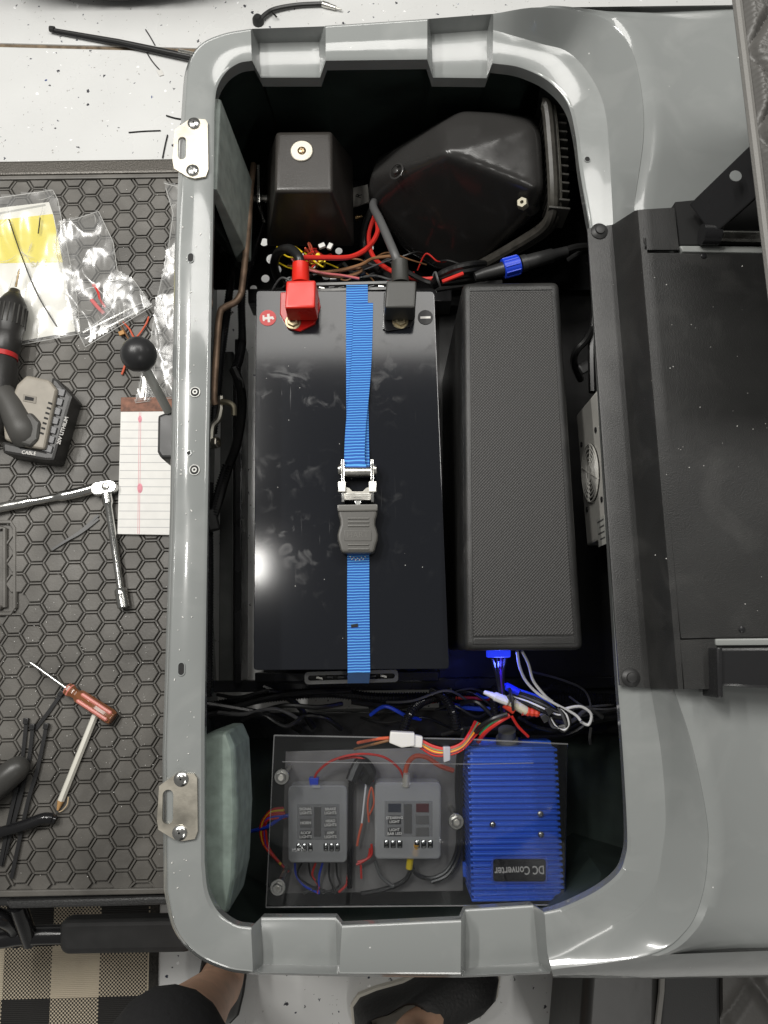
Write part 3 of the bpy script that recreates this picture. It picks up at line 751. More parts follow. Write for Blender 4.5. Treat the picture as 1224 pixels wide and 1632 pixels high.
strap = thing('ratchet_strap', 'blue webbing ratchet strap pulled tight over the black battery', 'strap', (P(570, 800, ZB).x, P(570, 800, ZB).y, ZB))
def band(pts, wid, name, m=webm, th=.0016):
    path = smooth_path([P(x, y, z) for x, y, z in pts], 10); return obj(name, ribbon(path, wid, th), m, strap)
band([(568, 462, .52), (569, 455, .575), (569, 457, ZB + .0012), (569, 464, ZB + .0016), (569, 560, ZB + .0012), (570, 690, ZB + .0012), (571, 745, ZB + .010), (571, 752, ZB + .016)], .0305, 'webbing')
band([(579, 483, ZB + .003), (577, 560, ZB + .0052), (573, 620, ZB + .0055), (567, 680, ZB + .006), (565, 730, ZB + .014), (568, 748, ZB + .021), (569, 757, ZB + .013)], .0275, 'webbing')
band([(570, 872, ZB + .008), (571, 890, ZB + .0016), (571, 960, ZB + .0012), (572, 1062, ZB + .0016), (572, 1069, ZB + .0010), (572, 1072, ZB - .006), (571, 1088, .555)], .0292, 'webbing')
b = NB(); c0 = P(571, 1078, .56); loft(b, [[c0 + Vector((x, .0, .01)) for x in (-.0146, .0146)] + [c0 + Vector((x, .0016, .01)) for x in (.0146, -.0146)], [c0 + Vector((x, -.005, -.035)) for x in (-.012, .0146)] + [c0 + Vector((x, -.003, -.035)) for x in (.0146, -.012)], [c0 + Vector((x, -.004, -.06)) for x in (-.004, .006)] + [c0 + Vector((x, -.001, -.06)) for x in (.006, -.004)]])
obj('strap_end', b, mat('blue_webbing_plain', (.010, .06, .46), .5), strap)
obj('tear', box(P(565, 997, ZB + .0030), (.009, .0042, .0008), .1), dark_hole, strap)
# buckle
ZK = ZB + .012
frame_m = chrome
bk = thing if False else None
for sx in (546, 593):
    b = NB(); px = sx
    px_prism([(px - 2.5, 732), (px + 2.5, 732), (px + 3, 800), (px - 1.5, 800)], ZB + .002, ZK + .012, .0008, bm=b)
    o = obj('buckle_cheek', b, chrome, strap)
    sgn = -1 if sx < 570 else 1
    obj('ratchet_wheel', lathe(P(sx + sgn * 2, 749, ZK + .006), Vector((sgn, 0, 0)), [(0, .010), (.0015, .0100), (.0015, .0075), (.004, .0075), (.0042, .004)], 12), steel, o)
    obj('rivet_block', px_prism([(sx - 6 + sgn * 1, 767), (sx + 6 + sgn * 1, 767), (sx + 6 + sgn * 1, 784), (sx - 6 + sgn * 1, 784)], ZK + .006, ZK + .016, .001), steel, o)
obj('spool', tube([P(549, 752, ZK + .004), P(592, 752, ZK + .004)], .0075, 14), steel, strap)
b = NB(); px_prism([(548, 776), (556, 777), (562, 783), (578, 783), (584, 777), (592, 776), (592, 797), (548, 797)], ZK + .004, ZK + .012, .001, bm=b)
o = obj('pawl_plate', b, mat('dark_zinc', (.32, .31, .28), .35, 1.0), strap)
for k in range(4): obj('ridge', px_prism([(551, 786 + k * 3), (589, 786 + k * 3), (589, 787.4 + k * 3), (551, 787.4 + k * 3)], ZK + .012, ZK + .0128), steel, o)
obj('release_pin', px_prism([(565, 797), (576, 797), (574, 806), (567, 806)], ZK + .002, ZK + .010, .001), chrome, strap)
hm = mat('grey_handle_plastic', (.085, .082, .075), .38, bump=(300, .1, .0005))
L_, Rr = [], []
for y, hw_ in ((805, 32), (812, 32), (814, 31.5), (820, 31), (828, 28.5), (836, 28), (844, 30.5), (852, 32.5), (860, 32), (868, 29.5), (876, 27.5), (881, 25)):
    L_.append((570 - hw_, y)); Rr.append((570 + hw_, y))
hd = obj('handle', px_prism(Rr + list(reversed(L_)), ZB + .004, ZB + .024, .004, 3), hm, strap)
hl_ = mat('grey_handle_rib', (.12, .116, .106), .35)
obj('collar', px_prism([(537, 804), (602, 803), (602, 814), (538, 815)], ZB + .006, ZB + .0265, .002), hl_, hd)
for y in (826, 832, 838, 868, 875): obj('grip_rib', px_prism([(554, y - 1.1), (588, y - 1.1), (588, y + 1.1), (554, y + 1.1)], ZB + .0235, ZB + .0256, .0006), hl_, hd)
obj('badge', px_prism([(549, 845), (592, 845), (592, 862), (549, 862)], ZB + .0235, ZB + .0247, .0005), hm, hd)
text_obj('lettering', 'HART', P(570, 853, ZB + .0249), .011, hl_, hd)
for k in range(9): obj('stitch', box(P(558 + k * 3, 890 + (3 if k % 2 else 0) - abs(4 - k) * .7, ZB + .0032), (.0022, .0009, .0005), .9 if k % 2 else -.9), st_w, strap)
# end brackets with slots
def slot_bracket(cx, cy, w_, h_, z, name, label):
    c = P(cx, cy, z); b = NB()
    ro = rrect(c.x, c.y, w_, h_, h_ * .3, 4); ri = rrect(c.x, c.y, w_ - h_ * .55, h_ * .42, h_ * .20, 4)
    loft(b, [[Vector((x, y, z - .004)) for x, y in ro], [Vector((x, y, z)) for x, y in ro], [Vector((x, y, z)) for x, y in ri], [Vector((x, y, z - .010)) for x, y in ri]], True, False)
    t = thing(name, label, 'bracket', (c.x, c.y, z - .012))
    obj('slotted_frame', b, mat('grey_nylon', (.17, .17, .165), .4), t)
    obj('backing', prism(ro, z - .014, z - .0045), dark_hole, t)
    for k in range(7):
        if k == 3: continue
        x = c.x + (k - 3) * w_ * .115
        obj('contact', box((x, c.y + .0006 * (k % 2), z - .004), (w_ * .07, h_ * .20, .004), .2 * (k % 3 - 1), .0008), steel if k % 3 == 0 else blk_steel, t)
slot_bracket(560, 1079, .128, .0165, .545, 'battery_bracket', 'grey slotted carry handle at the strap hook end of the battery')
slot_bracket(560, 456, .125, .013, .585, 'battery_bracket', 'grey slotted carry handle between the red and black terminal boots')

# ================================================================== speaker box
ZS = .665
grm = mat('knitted_grille_vinyl', (.030, .030, .030), .45)
def knit(m):
    b = bsdf(m); g = N(m, 'ShaderNodeNewGeometry'); sp = N(m, 'ShaderNodeSeparateXYZ'); LK(m, g.outputs['Position'], sp.inputs[0])
    def wave(ix, per, ph=0):
        a = N(m, 'ShaderNodeMath', operation='MULTIPLY'); LK(m, ix, a.inputs[0]); a.inputs[1].default_value = 2 * math.pi / per
        s = N(m, 'ShaderNodeMath', operation='SINE'); LK(m, a.outputs[0], s.inputs[0]); return s.outputs[0]
    k = N(m, 'ShaderNodeMath', operation='MULTIPLY'); LK(m, wave(sp.outputs[0], .0040), k.inputs[0]); LK(m, wave(sp.outputs[1], .0040), k.inputs[1])
    bp = N(m, 'ShaderNodeBump'); bp.inputs['Strength'].default_value = .35; bp.inputs['Distance'].default_value = .0008; LK(m, k.outputs[0], bp.inputs['Height']); LK(m, bp.outputs[0], b.inputs['Normal'])
    mr = N(m, 'ShaderNodeMapRange'); mr.inputs[1].default_value = -1; mr.inputs[3].default_value = .55; mr.inputs[4].default_value = 1.35; LK(m, k.outputs[0], mr.inputs[0])
    sc = N(m, 'ShaderNodeVectorMath', operation='SCALE'); sc.inputs[0].default_value = (.029, .028, .027); LK(m, mr.outputs[0], sc.inputs['Scale']); LK(m, sc.outputs[0], b.inputs['Base Color'])
knit(grm)
sq = [(737, 449), (892, 447), (931, 1036), (741, 1037)]
spk = thing('speaker_box', 'tall black vinyl covered speaker box standing beside the battery', 'speaker', (P(830, 740, ZS).x, P(830, 740, ZS).y, .30))
obj('cabinet', prism([P(x, y, ZS) for x, y in sq], .30, ZS, .011, 5), blk_tex, spk)
obj('vinyl_cover', px_prism([(749, 466), (880, 464), (915, 1012), (754, 1014)], ZS - .004, ZS + .0016, .0012), grm, spk)
obj('end_trim', px_prism([(748, 457), (880, 455), (881, 462), (749, 464)], ZS - .004, ZS + .0012, .001), blk_tex, spk)
obj('end_trim', px_prism([(755, 1017), (916, 1015), (917, 1026), (754, 1027)], ZS - .004, ZS + .0012, .001), blk_tex, spk)
pl = thing('connector_plug', 'blue lit plug under the end of the speaker box', 'plug', P(795, 1044, .60))
obj('plug_body', px_prism([(777, 1036), (814, 1036), (814, 1048), (777, 1048)], .585, .60, .002), mat('blue_lit_plastic', (.01, .02, .6), .4, emit=(.02, .05, 1, .8)), pl)
ld = bpy.data.lights.new('blue_led', 'POINT'); ld.energy = .28; ld.color = (.08, .12, 1); ld.shadow_soft_size = .008
lo_ = bpy.data.objects.new('blue_led', ld); COL.objects.link(lo_); lo_.location = P(796, 1062, .575)

# ================================================================== inverter
invm = mat('grey_painted_metal', (.50, .49, .455), .4, var=(30, .08))
inv = thing('inverter', 'grey finned power inverter with round fan grille under the black panel', 'inverter', P(965, 740, .36))
ZI = .63
f0, f1 = P(951, 622, ZI), P(971, 852, ZI)        # top edge of the face towards the speaker box
ydir = (f0 - f1).normalized(); xdir = Vector((ydir.y, -ydir.x, 0))
Lf = (f0 - f1).length; Hf = .112
cen = (f0 + f1) / 2
def fc(u, v, o=0): return cen + ydir * u - Z * v - xdir * o       # on the face: u along, v down, o outwards
b = NB(); loft(b, [[fc(-Lf / 2, .0, -.0), fc(Lf / 2, 0, 0), fc(Lf / 2, Hf, 0), fc(-Lf / 2, Hf, 0)], [fc(-Lf / 2, .0, -.19), fc(Lf / 2, 0, -.19), fc(Lf / 2, Hf, -.19), fc(-Lf / 2, Hf, -.19)]])
bmesh.ops.recalc_face_normals(b, faces=b.faces); bevel_all(b, .003, 2); obj('housing', b, invm, inv)
fan_c = fc(-.003, Hf * .5, .001)
obj('fan_well', lathe(fan_c + xdir * .003, -xdir, [(0, .040), (.0025, .040)], 30), dark_hole, inv)
for k, r_ in enumerate((.040, .034, .028, .022, .016)):
    b = NB(); tube([fan_c - xdir * .002 + ydir * (r_ * math.cos(a)) + Z * (r_ * math.sin(a)) for a in [2 * math.pi * q / 30 for q in range(31)]], .0013, 6, bm=b); obj('grille_ring', b, invm, inv)
obj('grille_hub', lathe(fan_c - xdir * .001, -xdir, [(0, .012), (.002, .012)], 20), invm, inv)
for a in (0.4, 1.97, 3.54, 5.1):
    dd = ydir * math.cos(a) + Z * math.sin(a); obj('grille_spoke', tube([fan_c - xdir * .002, fan_c - xdir * .002 + dd * .041], .0016, 6), invm, inv)
for u, v in ((.048, .018), (-.048, .018), (.048, Hf - .018), (-.048, Hf - .018)):
    obj('screw', lathe(fc(u, v, 0), -xdir, [(0, .004), (.0015, .004), (.002, .002)], 10), blk_steel, inv)
for k in range(22):
    u = Lf / 2 - .006 - k * (Lf - .012) / 21; b = NB()
    loft(b, [[fc(u - .002, -.012, -.004), fc(u + .002, -.012, -.004), fc(u + .002, .002, -.004), fc(u - .002, .002, -.004)], [fc(u - .002, -.012, -.188), fc(u + .002, -.012, -.188), fc(u + .002, .002, -.188), fc(u - .002, .002, -.188)]])
    obj('fin', b, invm, inv)
b = NB(); loft(b, [[fc(-.070, .012, .0002), fc(-.108, .012, .0002), fc(-.108, .05, .0002), fc(-.070, .05, .0002)], [fc(-.070, .012, .0008), fc(-.108, .012, .0008), fc(-.108, .05, .0008), fc(-.070, .05, .0008)]])
ss = obj('sticker', b, mat('light_grey_sticker', (.42, .42, .39), .5), inv)
for k in range(4):
    b = NB(); u0 = -.074 - .008 * k; loft(b, [[fc(u0, .016, .0009), fc(u0 - .002, .016, .0009), fc(u0 - .002, .046 - .008 * (k % 2), .0009), fc(u0, .046 - .008 * (k % 2), .0009)], [fc(u0, .016, .0011), fc(u0 - .002, .016, .0011), fc(u0 - .002, .046 - .008 * (k % 2), .0011), fc(u0, .046 - .008 * (k % 2), .0011)]]); obj('print_line', b, greyw, ss)
obj('terminal_stub', lathe(fc(-Lf / 2 + .0, .02, -.03), -ydir, [(0, .006), (.012, .006), (.012, .004), (.02, .004)], 10), chrome, inv)
wr = thing('inverter_cable', 'black cable clipped behind the speaker box above the inverter', 'cable', P(935, 580, .40))
obj('cable', wire_bm([(955, 500, .45), (935, 540, .46), (918, 560, .45), (915, 580, .42), (925, 605, .38)], .006), blkw, wr)
obj('cable', wire_bm([(950, 480, .47), (944, 550, .45), (945, 625, .45)], .007), blkw, wr)
obj('clip', box(P(932, 585, .42), (.02, .018, .01), .5, .003), greyw, wr)

# ================================================================== tapered black box
tbm = mat('tapered_box_plastic', (.034, .031, .028), .36, bump=(500, .25, .0006), rvar=(14, .08))
tb = thing('controller_cover', 'tapered black plastic cover fixed with one large washer', 'cover', P(500, 300, .40))
def fr(zt, top, zb, bot):
    b = NB(); loft(b, [[P(x, y, zb) for x, y in bot], [P(x, y, zt) for x, y in top]]); bmesh.ops.recalc_face_normals(b, faces=b.faces); return b
b = fr(.62, [(440, 210), (529, 209), (530, 305), (438, 305)], .475, [(425, 255), (563, 252), (565, 394), (425, 394)])
bevel_all(b, .006, 4); obj('cover', b, tbm, tb)
o = obj('washer', ring_bm(P(481, 241, .6205), .0165, .004, .0018, 28), nickel, tb)
obj('screw', screw_bm(P(481, 241, .6212), .0062, .004), mat('brass_screw', (.45, .33, .2), .35, 1.0), tb)
obj('mounting_stud', tube([P(395, 316, .47), P(430, 316, .47)], .006, 10), steel, tb)
obj('mounting_strip', px_prism([(409, 262), (414, 262), (414, 322), (409, 322)], .44, .50, .001), steel, tb)
lb = thing('cable_tag', 'small white tag lettered R beside the tapered black cover', 'tag', P(573, 322, .43))
obj('tag', px_prism([(560, 300), (586, 294), (588, 322), (562, 330)], .425, .428), mat('tag_white', (.5, .48, .44), .6), lb)
text_obj('letter', 'R', P(572, 312, .4283), .014, blkw, lb, rot=R(70))
for x, y in ((568, 347), (541, 250)): pass
brass = mat('brass', (.5, .33, .16), .35, 1.0)
tag(obj('brass_terminal', lathe(P(566, 348, .42), (1, .3, 0), [(0, .005), (.006, .005), (.006, .003), (.012, .003)], 8), brass), 'small brass terminal stud at the foot of the tapered cover', 'terminal')

# ================================================================== moulded black housing
hsm = mat('moulded_housing_plastic', (.030, .029, .028), .22, rvar=(18, .09), bump=(30, .08, .002))
hs = thing('motor_housing', 'scuffed black moulded plastic housing with finned flange and bolt', 'housing', P(730, 310, .33))
pts = [(712, 243, .675), (700, 196, .655), (735, 177, .655), (790, 180, .655), (842, 190, .65), (862, 215, .645), (866, 300, .63), (858, 330, .60), (640, 235, .60), (590, 280, .56), (586, 315, .52), (640, 395, .43), (700, 430, .42), (760, 425, .46), (842, 352, .57), (600, 250, .40), (700, 190, .40), (860, 180, .40), (690, 430, .36), (880, 330, .40), (586, 320, .40), (850, 200, .66), (856, 300, .645)]
b = NB()
for p in pts: b.verts.new(P(*p))
bmesh.ops.convex_hull(b, input=b.verts)
bmesh.ops.delete(b, geom=[v for v in b.verts if not v.link_faces], context='VERTS')
bmesh.ops.dissolve_limit(b, angle_limit=R(6), verts=b.verts, edges=b.edges)
bmesh.ops.recalc_face_normals(b, faces=b.faces)
me_ = bpy.data.meshes.new('tmp'); b.to_mesh(me_); b.free(); to = bpy.data.objects.new('tmp', me_); COL.objects.link(to)
md = to.modifiers.new('r', 'REMESH'); md.mode = 'VOXEL'; md.voxel_size = .005
ms = to.modifiers.new('s', 'SMOOTH'); ms.iterations = 16; ms.factor = .5
dg = bpy.context.evaluated_depsgraph_get(); m2_ = bpy.data.meshes.new_from_object(to.evaluated_get(dg)); b = NB(); b.from_mesh(m2_); bpy.data.objects.remove(to)
hso = obj('shell', b, hsm, hs, ang=180)
flp = [(864, 166, .655), (872, 172, .655), (878, 230, .645), (882, 300, .63), (880, 338, .61), (866, 362, .58), (820, 392, .53), (770, 420, .475), (738, 434, .44)]
path = smooth_path(pxs(flp), 8)
b = tube(path, .0085, 10); tube([p + Vector((.005, .002, -.014)) for p in path], .0085, 10, bm=b); obj('flange', b, mat('worn_black_plastic', (.055, .052, .045), .4, var=(80, .3)), hs)
b = tube([p + Vector((.009, .001, -.004)) for p in path], .0045, 8); obj('gasket_lip', b, mat('dusty_rim', (.11, .105, .09), .5, var=(90, .3)), hs)
for k in range(13):
    t = k / 12; x = 874 + 6 * t; y = 186 + 160 * t; c = P(x + 6, y, .62 - .02 * t)
    obj('fin', box(c, (.030, .0032, .05), R(-8), .001), mat('fin_plastic', (.05, .048, .043), .4), hs)
obj('bolt', hexnut_bm(P(834, 327, .615), .0082, .011, .35, (-.35, -.1, .9)), mat('dull_bolt', (.30, .28, .22), .55, .6), hs)
obj('bolt_boss', lathe(P(846, 330, .585), (-.35, -.1, .9), [(0, .014), (.018, .011), (.022, .009)], 14), hsm, hs)
b = ring_bm(P(632, 273, .606), .0125, .0100, .0012, 20, Vector((.8, 0, .6)), Vector((0, 1, 0))); obj('moulded_ring', b, hsm, hs)
obj('moulded_pip', lathe(P(632, 273, .604), (-.6, 0, .8), [(0, .005), (.003, .0045), (.004, .002)], 12), hsm, hs)

# ================================================================== wood blocks
b = NB(); t0 = [(336, 150, .695), (352, 158, .695), (346, 302, .695), (333, 302, .695)]
top = pxs(t0); bot = [Vector((p.x, p.y, .50)) for p in top]; bot[1] += Vector((.012, 0, 0)); bot[2] += Vector((.012, 0, 0))
loft(b, [bot, top]); bmesh.ops.recalc_face_normals(b, faces=b.faces); bevel_all(b, .003, 2)
tag(obj('wood_block', b, wood), 'grey green painted board standing on edge beside the rusty rod', 'wood block')
b = NB(); px_prism([(322, 303), (372, 345), (384, 400), (360, 385), (324, 340)], .44, .52, .002, bm=b)
tag(obj('wood_block', b, mat('dark_plank', (.04, .045, .042), .5, var=(30, .3))), 'dark block end tucked under the foot of the standing painted board', 'wood block')
b = NB()
rings_ = []
for z, k in ((.565, .0), (.664, .0), (.672, .004)):
    rings_.append([P(x, y, .672) * 1 for x, y in [(312, 1178), (345, 1166), (362, 1166), (373, 1192), (378, 1300), (373, 1405), (362, 1458), (345, 1462), (312, 1440)]])
    for p in rings_[-1]: p.z = z
    if z > .67:
        cc_ = sum(rings_[-1], Vector()) / 9
        for p in rings_[-1]: p.x += (cc_.x - p.x) * .25; p.y += (cc_.y - p.y) * .03
loft(b, rings_); bmesh.ops.recalc_face_normals(b, faces=b.faces); bevel_all(b, .003, 2)
tag(obj('wood_block', b, mat('green_grey_wood_b', (.20, .25, .22), .6, var=(50, .25), bump=(120, .4, .001))), 'thick green grey wood block beside the fuse boxes', 'wood block')
# ================================================================== fuse boxes, cover sheet and converter
ZF = .440
fb_board = obj('fuse_board', px_prism([(455, 1198), (737, 1190), (738, 1420), (448, 1424)], ZF - .006, ZF, .001), mat('grey_board', (.17, .163, .158), .5, var=(20, .2)))
tag(fb_board, 'dark grey mounting board carrying the two fuse boxes', 'board')
tag(obj('board_support', px_prism([(470, 1215), (725, 1210), (725, 1400), (465, 1405)], ZT - .014, ZF - .006), liner), 'dark plinth underneath the dark grey mounting board', 'support')
frost = mat('frosted_clear_plastic', (.72, .72, .71), .20, alpha=.38)
fl_dark = mat('fuse_label_black', (.015, .015, .016), .4)
def fuse_box(x0, x1, y0, y1, label, names, tilt=0):
    c = P((x0 + x1) / 2, (y0 + y1) / 2, ZF)
    t = thing('fuse_box', label, 'fuse box', (c.x, c.y, ZF), 'fuse boxes on the mounting board')
    W, H = x1 - x0, y1 - y0
    def q(u, v): return (x0 + W * u, y0 + H * v)
    obj('base', px_prism([q(.03, .03), q(.97, .03), q(.97, .97), q(.03, .97)], ZF, ZF + .012, .002), mat('fuse_base', (.14, .14, .14), .5), t)
    lid = obj('clear_lid', px_prism([q(*p) for p in rrect(.5, .5, 1, 1, .07, 4)], ZF + .002, ZF + .040, .004, 3), frost, t)
    obj('label_frame', px_prism([q(.15, .24), q(.87, .24), q(.87, .70), q(.15, .70)], ZF + .0402, ZF + .0407), mat('frame_clear', (.30, .30, .30), .3, alpha=.35), lid)
    obj('centre_strip', px_prism([q(.44, .28), q(.56, .28), q(.56, .66), q(.44, .66)], ZF + .0409, ZF + .0413), mat('strip_grey', (.09, .088, .085), .4), lid)
    cols_ = {'k': fl_dark, 'b': mat('fuse_slate', (.03, .035, .05), .4), 'r': mat('fuse_maroon', (.085, .022, .025), .4), 'g': mat('fuse_grey', (.12, .118, .115), .4)}
    for r_ in range(3):
        for k_ in range(2):
            txt, cl = names[r_ * 2 + k_]; u = .30 if k_ == 0 else .72; v = .33 + r_ * .155
            o = obj('fuse_label', px_prism([q(u - .095, v - .055), q(u + .095, v - .055), q(u + .095, v + .055), q(u - .095, v + .055)], ZF + .0409, ZF + .0416, .0002), cols_[cl], lid)
            if txt: text_obj('lettering', txt, P(*q(u, v), ZF + .0418), .0052, st_w, o, ext=.00005, bold=.0001)
    for k_ in range(6):
        u = .18 + .10 * k_ + (.16 if k_ > 2 else 0)
        o = obj('screw_terminal', px_prism([q(u - .04, .75), q(u + .04, .75), q(u + .04, .85), q(u - .04, .85)], ZF + .030, ZF + .0408, .001), blk_gloss, t)
        obj('screw', lathe(P(*q(u, .78), ZF + .0408), Z, [(0, .0032), (.0012, .0030), (.002, .0014)], 10), chrome, o)
        if cols_ and k_ < 6: obj('terminal_tip', px_prism([q(u - .022, .825), q(u + .022, .825), q(u + .022, .85), q(u - .022, .85)], ZF + .0405, ZF + .0412), steel, o)
    obj('hinge_notch', px_prism([q(.4, .0), q(.55, .0), q(.55, .035), q(.4, .035)], ZF + .036, ZF + .043, .001), frost, t)
    return t
fuse_box(597, 703, 1247, 1370, 'clear lidded fuse box with black labels beside the blue converter', [('', 'b'), ('', 'r'), ('STEARING\nLIGHT', 'k'), ('', 'g'), ('LIGHT\nBAR LED', 'k'), ('', 'g')])
fuse_box(459, 553, 1252, 1375, 'dim fuse box beside the thick green grey wood block', [('SIGNAL\nLIGHTS', 'g'), ('BRAKE\nLIGHTS', 'g'), ('HORN', 'g'), ('HEAD\nLIGHTS', 'g'), ('ROOF\nLIGHTS', 'k'), ('AMP\nLIGHTS', 'g')])

# blue converter
cvm = mat('blue_anodised', (.028, .135, .72), .32, .10, rvar=(20, .08), coat=.3)
cv = thing('dc_converter', 'ribbed blue metal power converter with a black name plate', 'converter', (P(818, 1313, ZF).x, P(818, 1313, ZF).y, ZF - .006))
ZV = .515
cq = [(748, 1191), (884, 1190), (896, 1436), (755, 1438)]
obj('body', px_prism(cq, ZF - .006, ZV, .004, 2), cvm, cv)
NR = 27
for k in range(NR):
    t = (k + .5) / NR
    l = Vector(cq[0]).lerp(Vector(cq[3]), t); r_ = Vector(cq[1]).lerp(Vector(cq[2]), t)
    a, c = P(l.x - 4, l.y, ZV), P(r_.x + 3, r_.y, ZV)
    pitch = (P(*cq[0], ZV) - P(*cq[3], ZV)).length / NR
    m_ = (a + c) / 2
    short = k in (1, 12, 13, 14, 25)
    hgt = ZV - ZF + .006
    obj('rib', box((m_.x, m_.y, ZF - .004 + (hgt + (.0026 if not short else .0012)) / 2), ((c - a).length, pitch * .52, hgt + (.0026 if not short else .0012)), math.atan2(c.y - a.y, c.x - a.x), .0016, 2), cvm, cv)
obj('end_flange', px_prism([(764, 1180), (878, 1180), (880, 1192), (762, 1192)], ZF - .006, ZF + .03, .002), cvm, cv)
npz = ZV + .0052
pl_ = obj('name_plate', px_prism(rrect(828, 1387, 90, 41, 7, 4), npz - .002, npz + .0008, .0004), mat('blue_edge', (.05, .12, .6), .25, .3), cv)
obj('plate_face', px_prism(rrect(828, 1387, 84, 36, 5, 4), npz + .0005, npz + .0014), mat('plate_black', (.010, .010, .012), .28), pl_)
text_obj('lettering', 'DC Converter', P(828, 1387, npz + .0016), .0150, mat('silver_print', (.55, .53, .50), .4), pl_, M=Matrix.Rotation(R(180.5), 3, 'Z') @ Matrix.Diagonal((.74, 1, 1)), bold=.0002)
for x, y in ((861, 1297), (785, 1314), (862, 1330)): obj('screw', screw_bm(P(x, y, npz), .0042, .003, 12), steel, cv)
for y in (1225, 1300, 1386): obj('mounting_tab', px_prism([(737, y - 12), (748, y - 12), (748, y + 12), (738, y + 12)], ZF - .003, ZF + .004, .001), cvm, cv)

# clear acrylic sheet
acr = bpy.data.materials.new('clear_acrylic'); acr.use_nodes = True; MATS['acr'] = acr
nt = acr.node_tree; nt.nodes.remove(nt.nodes['Principled BSDF'])
tr = N(acr, 'ShaderNodeBsdfTransparent'); tr.inputs[0].default_value = (.90, .91, .92, 1)
gl = N(acr, 'ShaderNodeBsdfGlossy'); gl.inputs['Roughness'].default_value = .03
df = N(acr, 'ShaderNodeBsdfDiffuse'); df.inputs[0].default_value = (.5, .5, .52, 1)
fr_ = N(acr, 'ShaderNodeFresnel'); fr_.inputs[0].default_value = 1.49
m1 = N(acr, 'ShaderNodeMixShader'); LK(acr, fr_.outputs[0], m1.inputs[0]); LK(acr, tr.outputs[0], m1.inputs[1]); LK(acr, gl.outputs[0], m1.inputs[2])
m2 = N(acr, 'ShaderNodeMixShader'); m2.inputs[0].default_value = .009; LK(acr, m1.outputs[0], m2.inputs[1]); LK(acr, df.outputs[0], m2.inputs[2])
LK(acr, m2.outputs[0], nt.nodes['Material Output'].inputs['Surface'])
ZA = .528
ac = thing('acrylic_cover', 'clear acrylic cover sheet bolted over the fuse boxes and blue converter', 'cover', (P(660, 1310, ZA).x, P(660, 1310, ZA).y, ZF))
sh_ = obj('sheet', px_prism([(437, 1172), (742, 1178), (905, 1186), (900, 1442), (424, 1446)], ZA, ZA + .004, .0006, 1), acr, ac)
edge_m = mat('acrylic_edge_glint', (.5, .5, .5), .2, alpha=.22)  # pale tone painted on for the bright lines along the sheet's edges
obj('sheet_edge', tube(pxs([(437, 1172, ZA + .004), (742, 1178, ZA + .004), (905, 1186, ZA + .004)]), .0011, 6), edge_m, sh_); obj('sheet_edge', tube(pxs([(424, 1446, ZA + .004), (900, 1442, ZA + .004)]), .0009, 6), edge_m, sh_); obj('sheet_edge', tube(pxs([(437, 1172, ZA + .004), (424, 1446, ZA + .004)]), .0008, 6), edge_m, sh_)
obj('second_edge_glint', tube(pxs([(450, 1214, ZA + .0042), (760, 1218, ZA + .0042), (850, 1216, ZA + .0042)]), .0006, 6), edge_m, sh_)  # pale strip drawn as the bright line of a second sheet edge
for x, y in ((449, 1238), (443, 1414), (727, 1309)):
    c = P(x, y, ZA + .004)
    s = obj('standoff_bolt', tube([Vector((c.x, c.y, ZF)), c + Z * .010], .0035, 10), steel, ac)
    obj('washer', ring_bm(c + Z * .0002, .0105, .0045, .0015, 22), chrome, s); obj('nut', hexnut_bm(c + Z * .0016, .0068, .006, .55), chrome, s)

# ================================================================== wiring
def harness(name, label, anchor, cat='wiring', group=None): return thing(name, label, cat, P(*anchor), group)
def W(h, pts, r, m, name='wire', n=8): return obj(name, wire_bm(pts, r, n), m, h)
def C(h, pts, r, name='conduit', m=None): return obj(name, conduit_bm(pts, r), m or blk_gloss, h)
h = harness('wiring_harness', 'tangle of red brown and yellow wires between the battery and tapered cover', (520, 420, .45))
W(h, [(478, 416, .63), (484, 411, .62), (520, 411, .60), (560, 409, .58), (588, 393, .56), (602, 368, .54), (598, 345, .50)], .0038, redw)
W(h, [(597, 344, .50), (588, 375, .50), (593, 405, .51), (612, 425, .53), (645, 440, .55), (680, 445, .55), (735, 437, .55)], .0036, redw)
W(h, [(596, 328, .46), (582, 360, .45), (580, 395, .44), (600, 425, .44), (640, 452, .46)], .0062, blkw)
W(h, [(605, 335, .48), (612, 375, .52), (628, 412, .58), (634, 420, .60)], .0022, blkw)
W(h, [(487, 424, .58), (510, 434, .57), (545, 430, .57), (575, 422, .57), (595, 412, .56), (625, 408, .56)], .0026, brnw)
W(h, [(495, 428, .57), (520, 440, .56), (555, 440, .56), (575, 432, .56), (568, 427, .56), (540, 432, .56)], .0026, brnw)
W(h, [(474, 420, .60), (492, 430, .58), (520, 436, .58), (545, 439, .57), (572, 444, .56)], .0019, pinkw)
W(h, [(545, 442, .56), (580, 430, .56), (620, 415, .60), (632, 412, .61)], .001, greyw)
for k in range(9):
    rr = random.Random(40 + k); x, y = 488 + rr.uniform(-14, 18), 414 + rr.uniform(-12, 22)
    W(h, [(x + rr.uniform(-18, 18), y + rr.uniform(-14, 14), .53 + rr.uniform(-.02, .03)) for _ in range(5)], .0014, [redw, yelw, orangew, brnw, redw, pinkw, yelw, whtw, redw][k])
for k, (x0, y0, x1, y1) in enumerate(((455, 393, 470, 402), (469, 395, 481, 404), (497, 414, 507, 409), (506, 405, 512, 418))):
    obj('crimp', tube([P(x0, y0, .555), P(x1, y1, .555)], .0034, 8), yelw, h)
for x, y, a in ((513, 392, .4), (531, 443, 0), (526, 393, 1.1)): obj('tap_connector', box(P(x, y, .53), (.010, .007, .006), a, .0012), white_p, h)
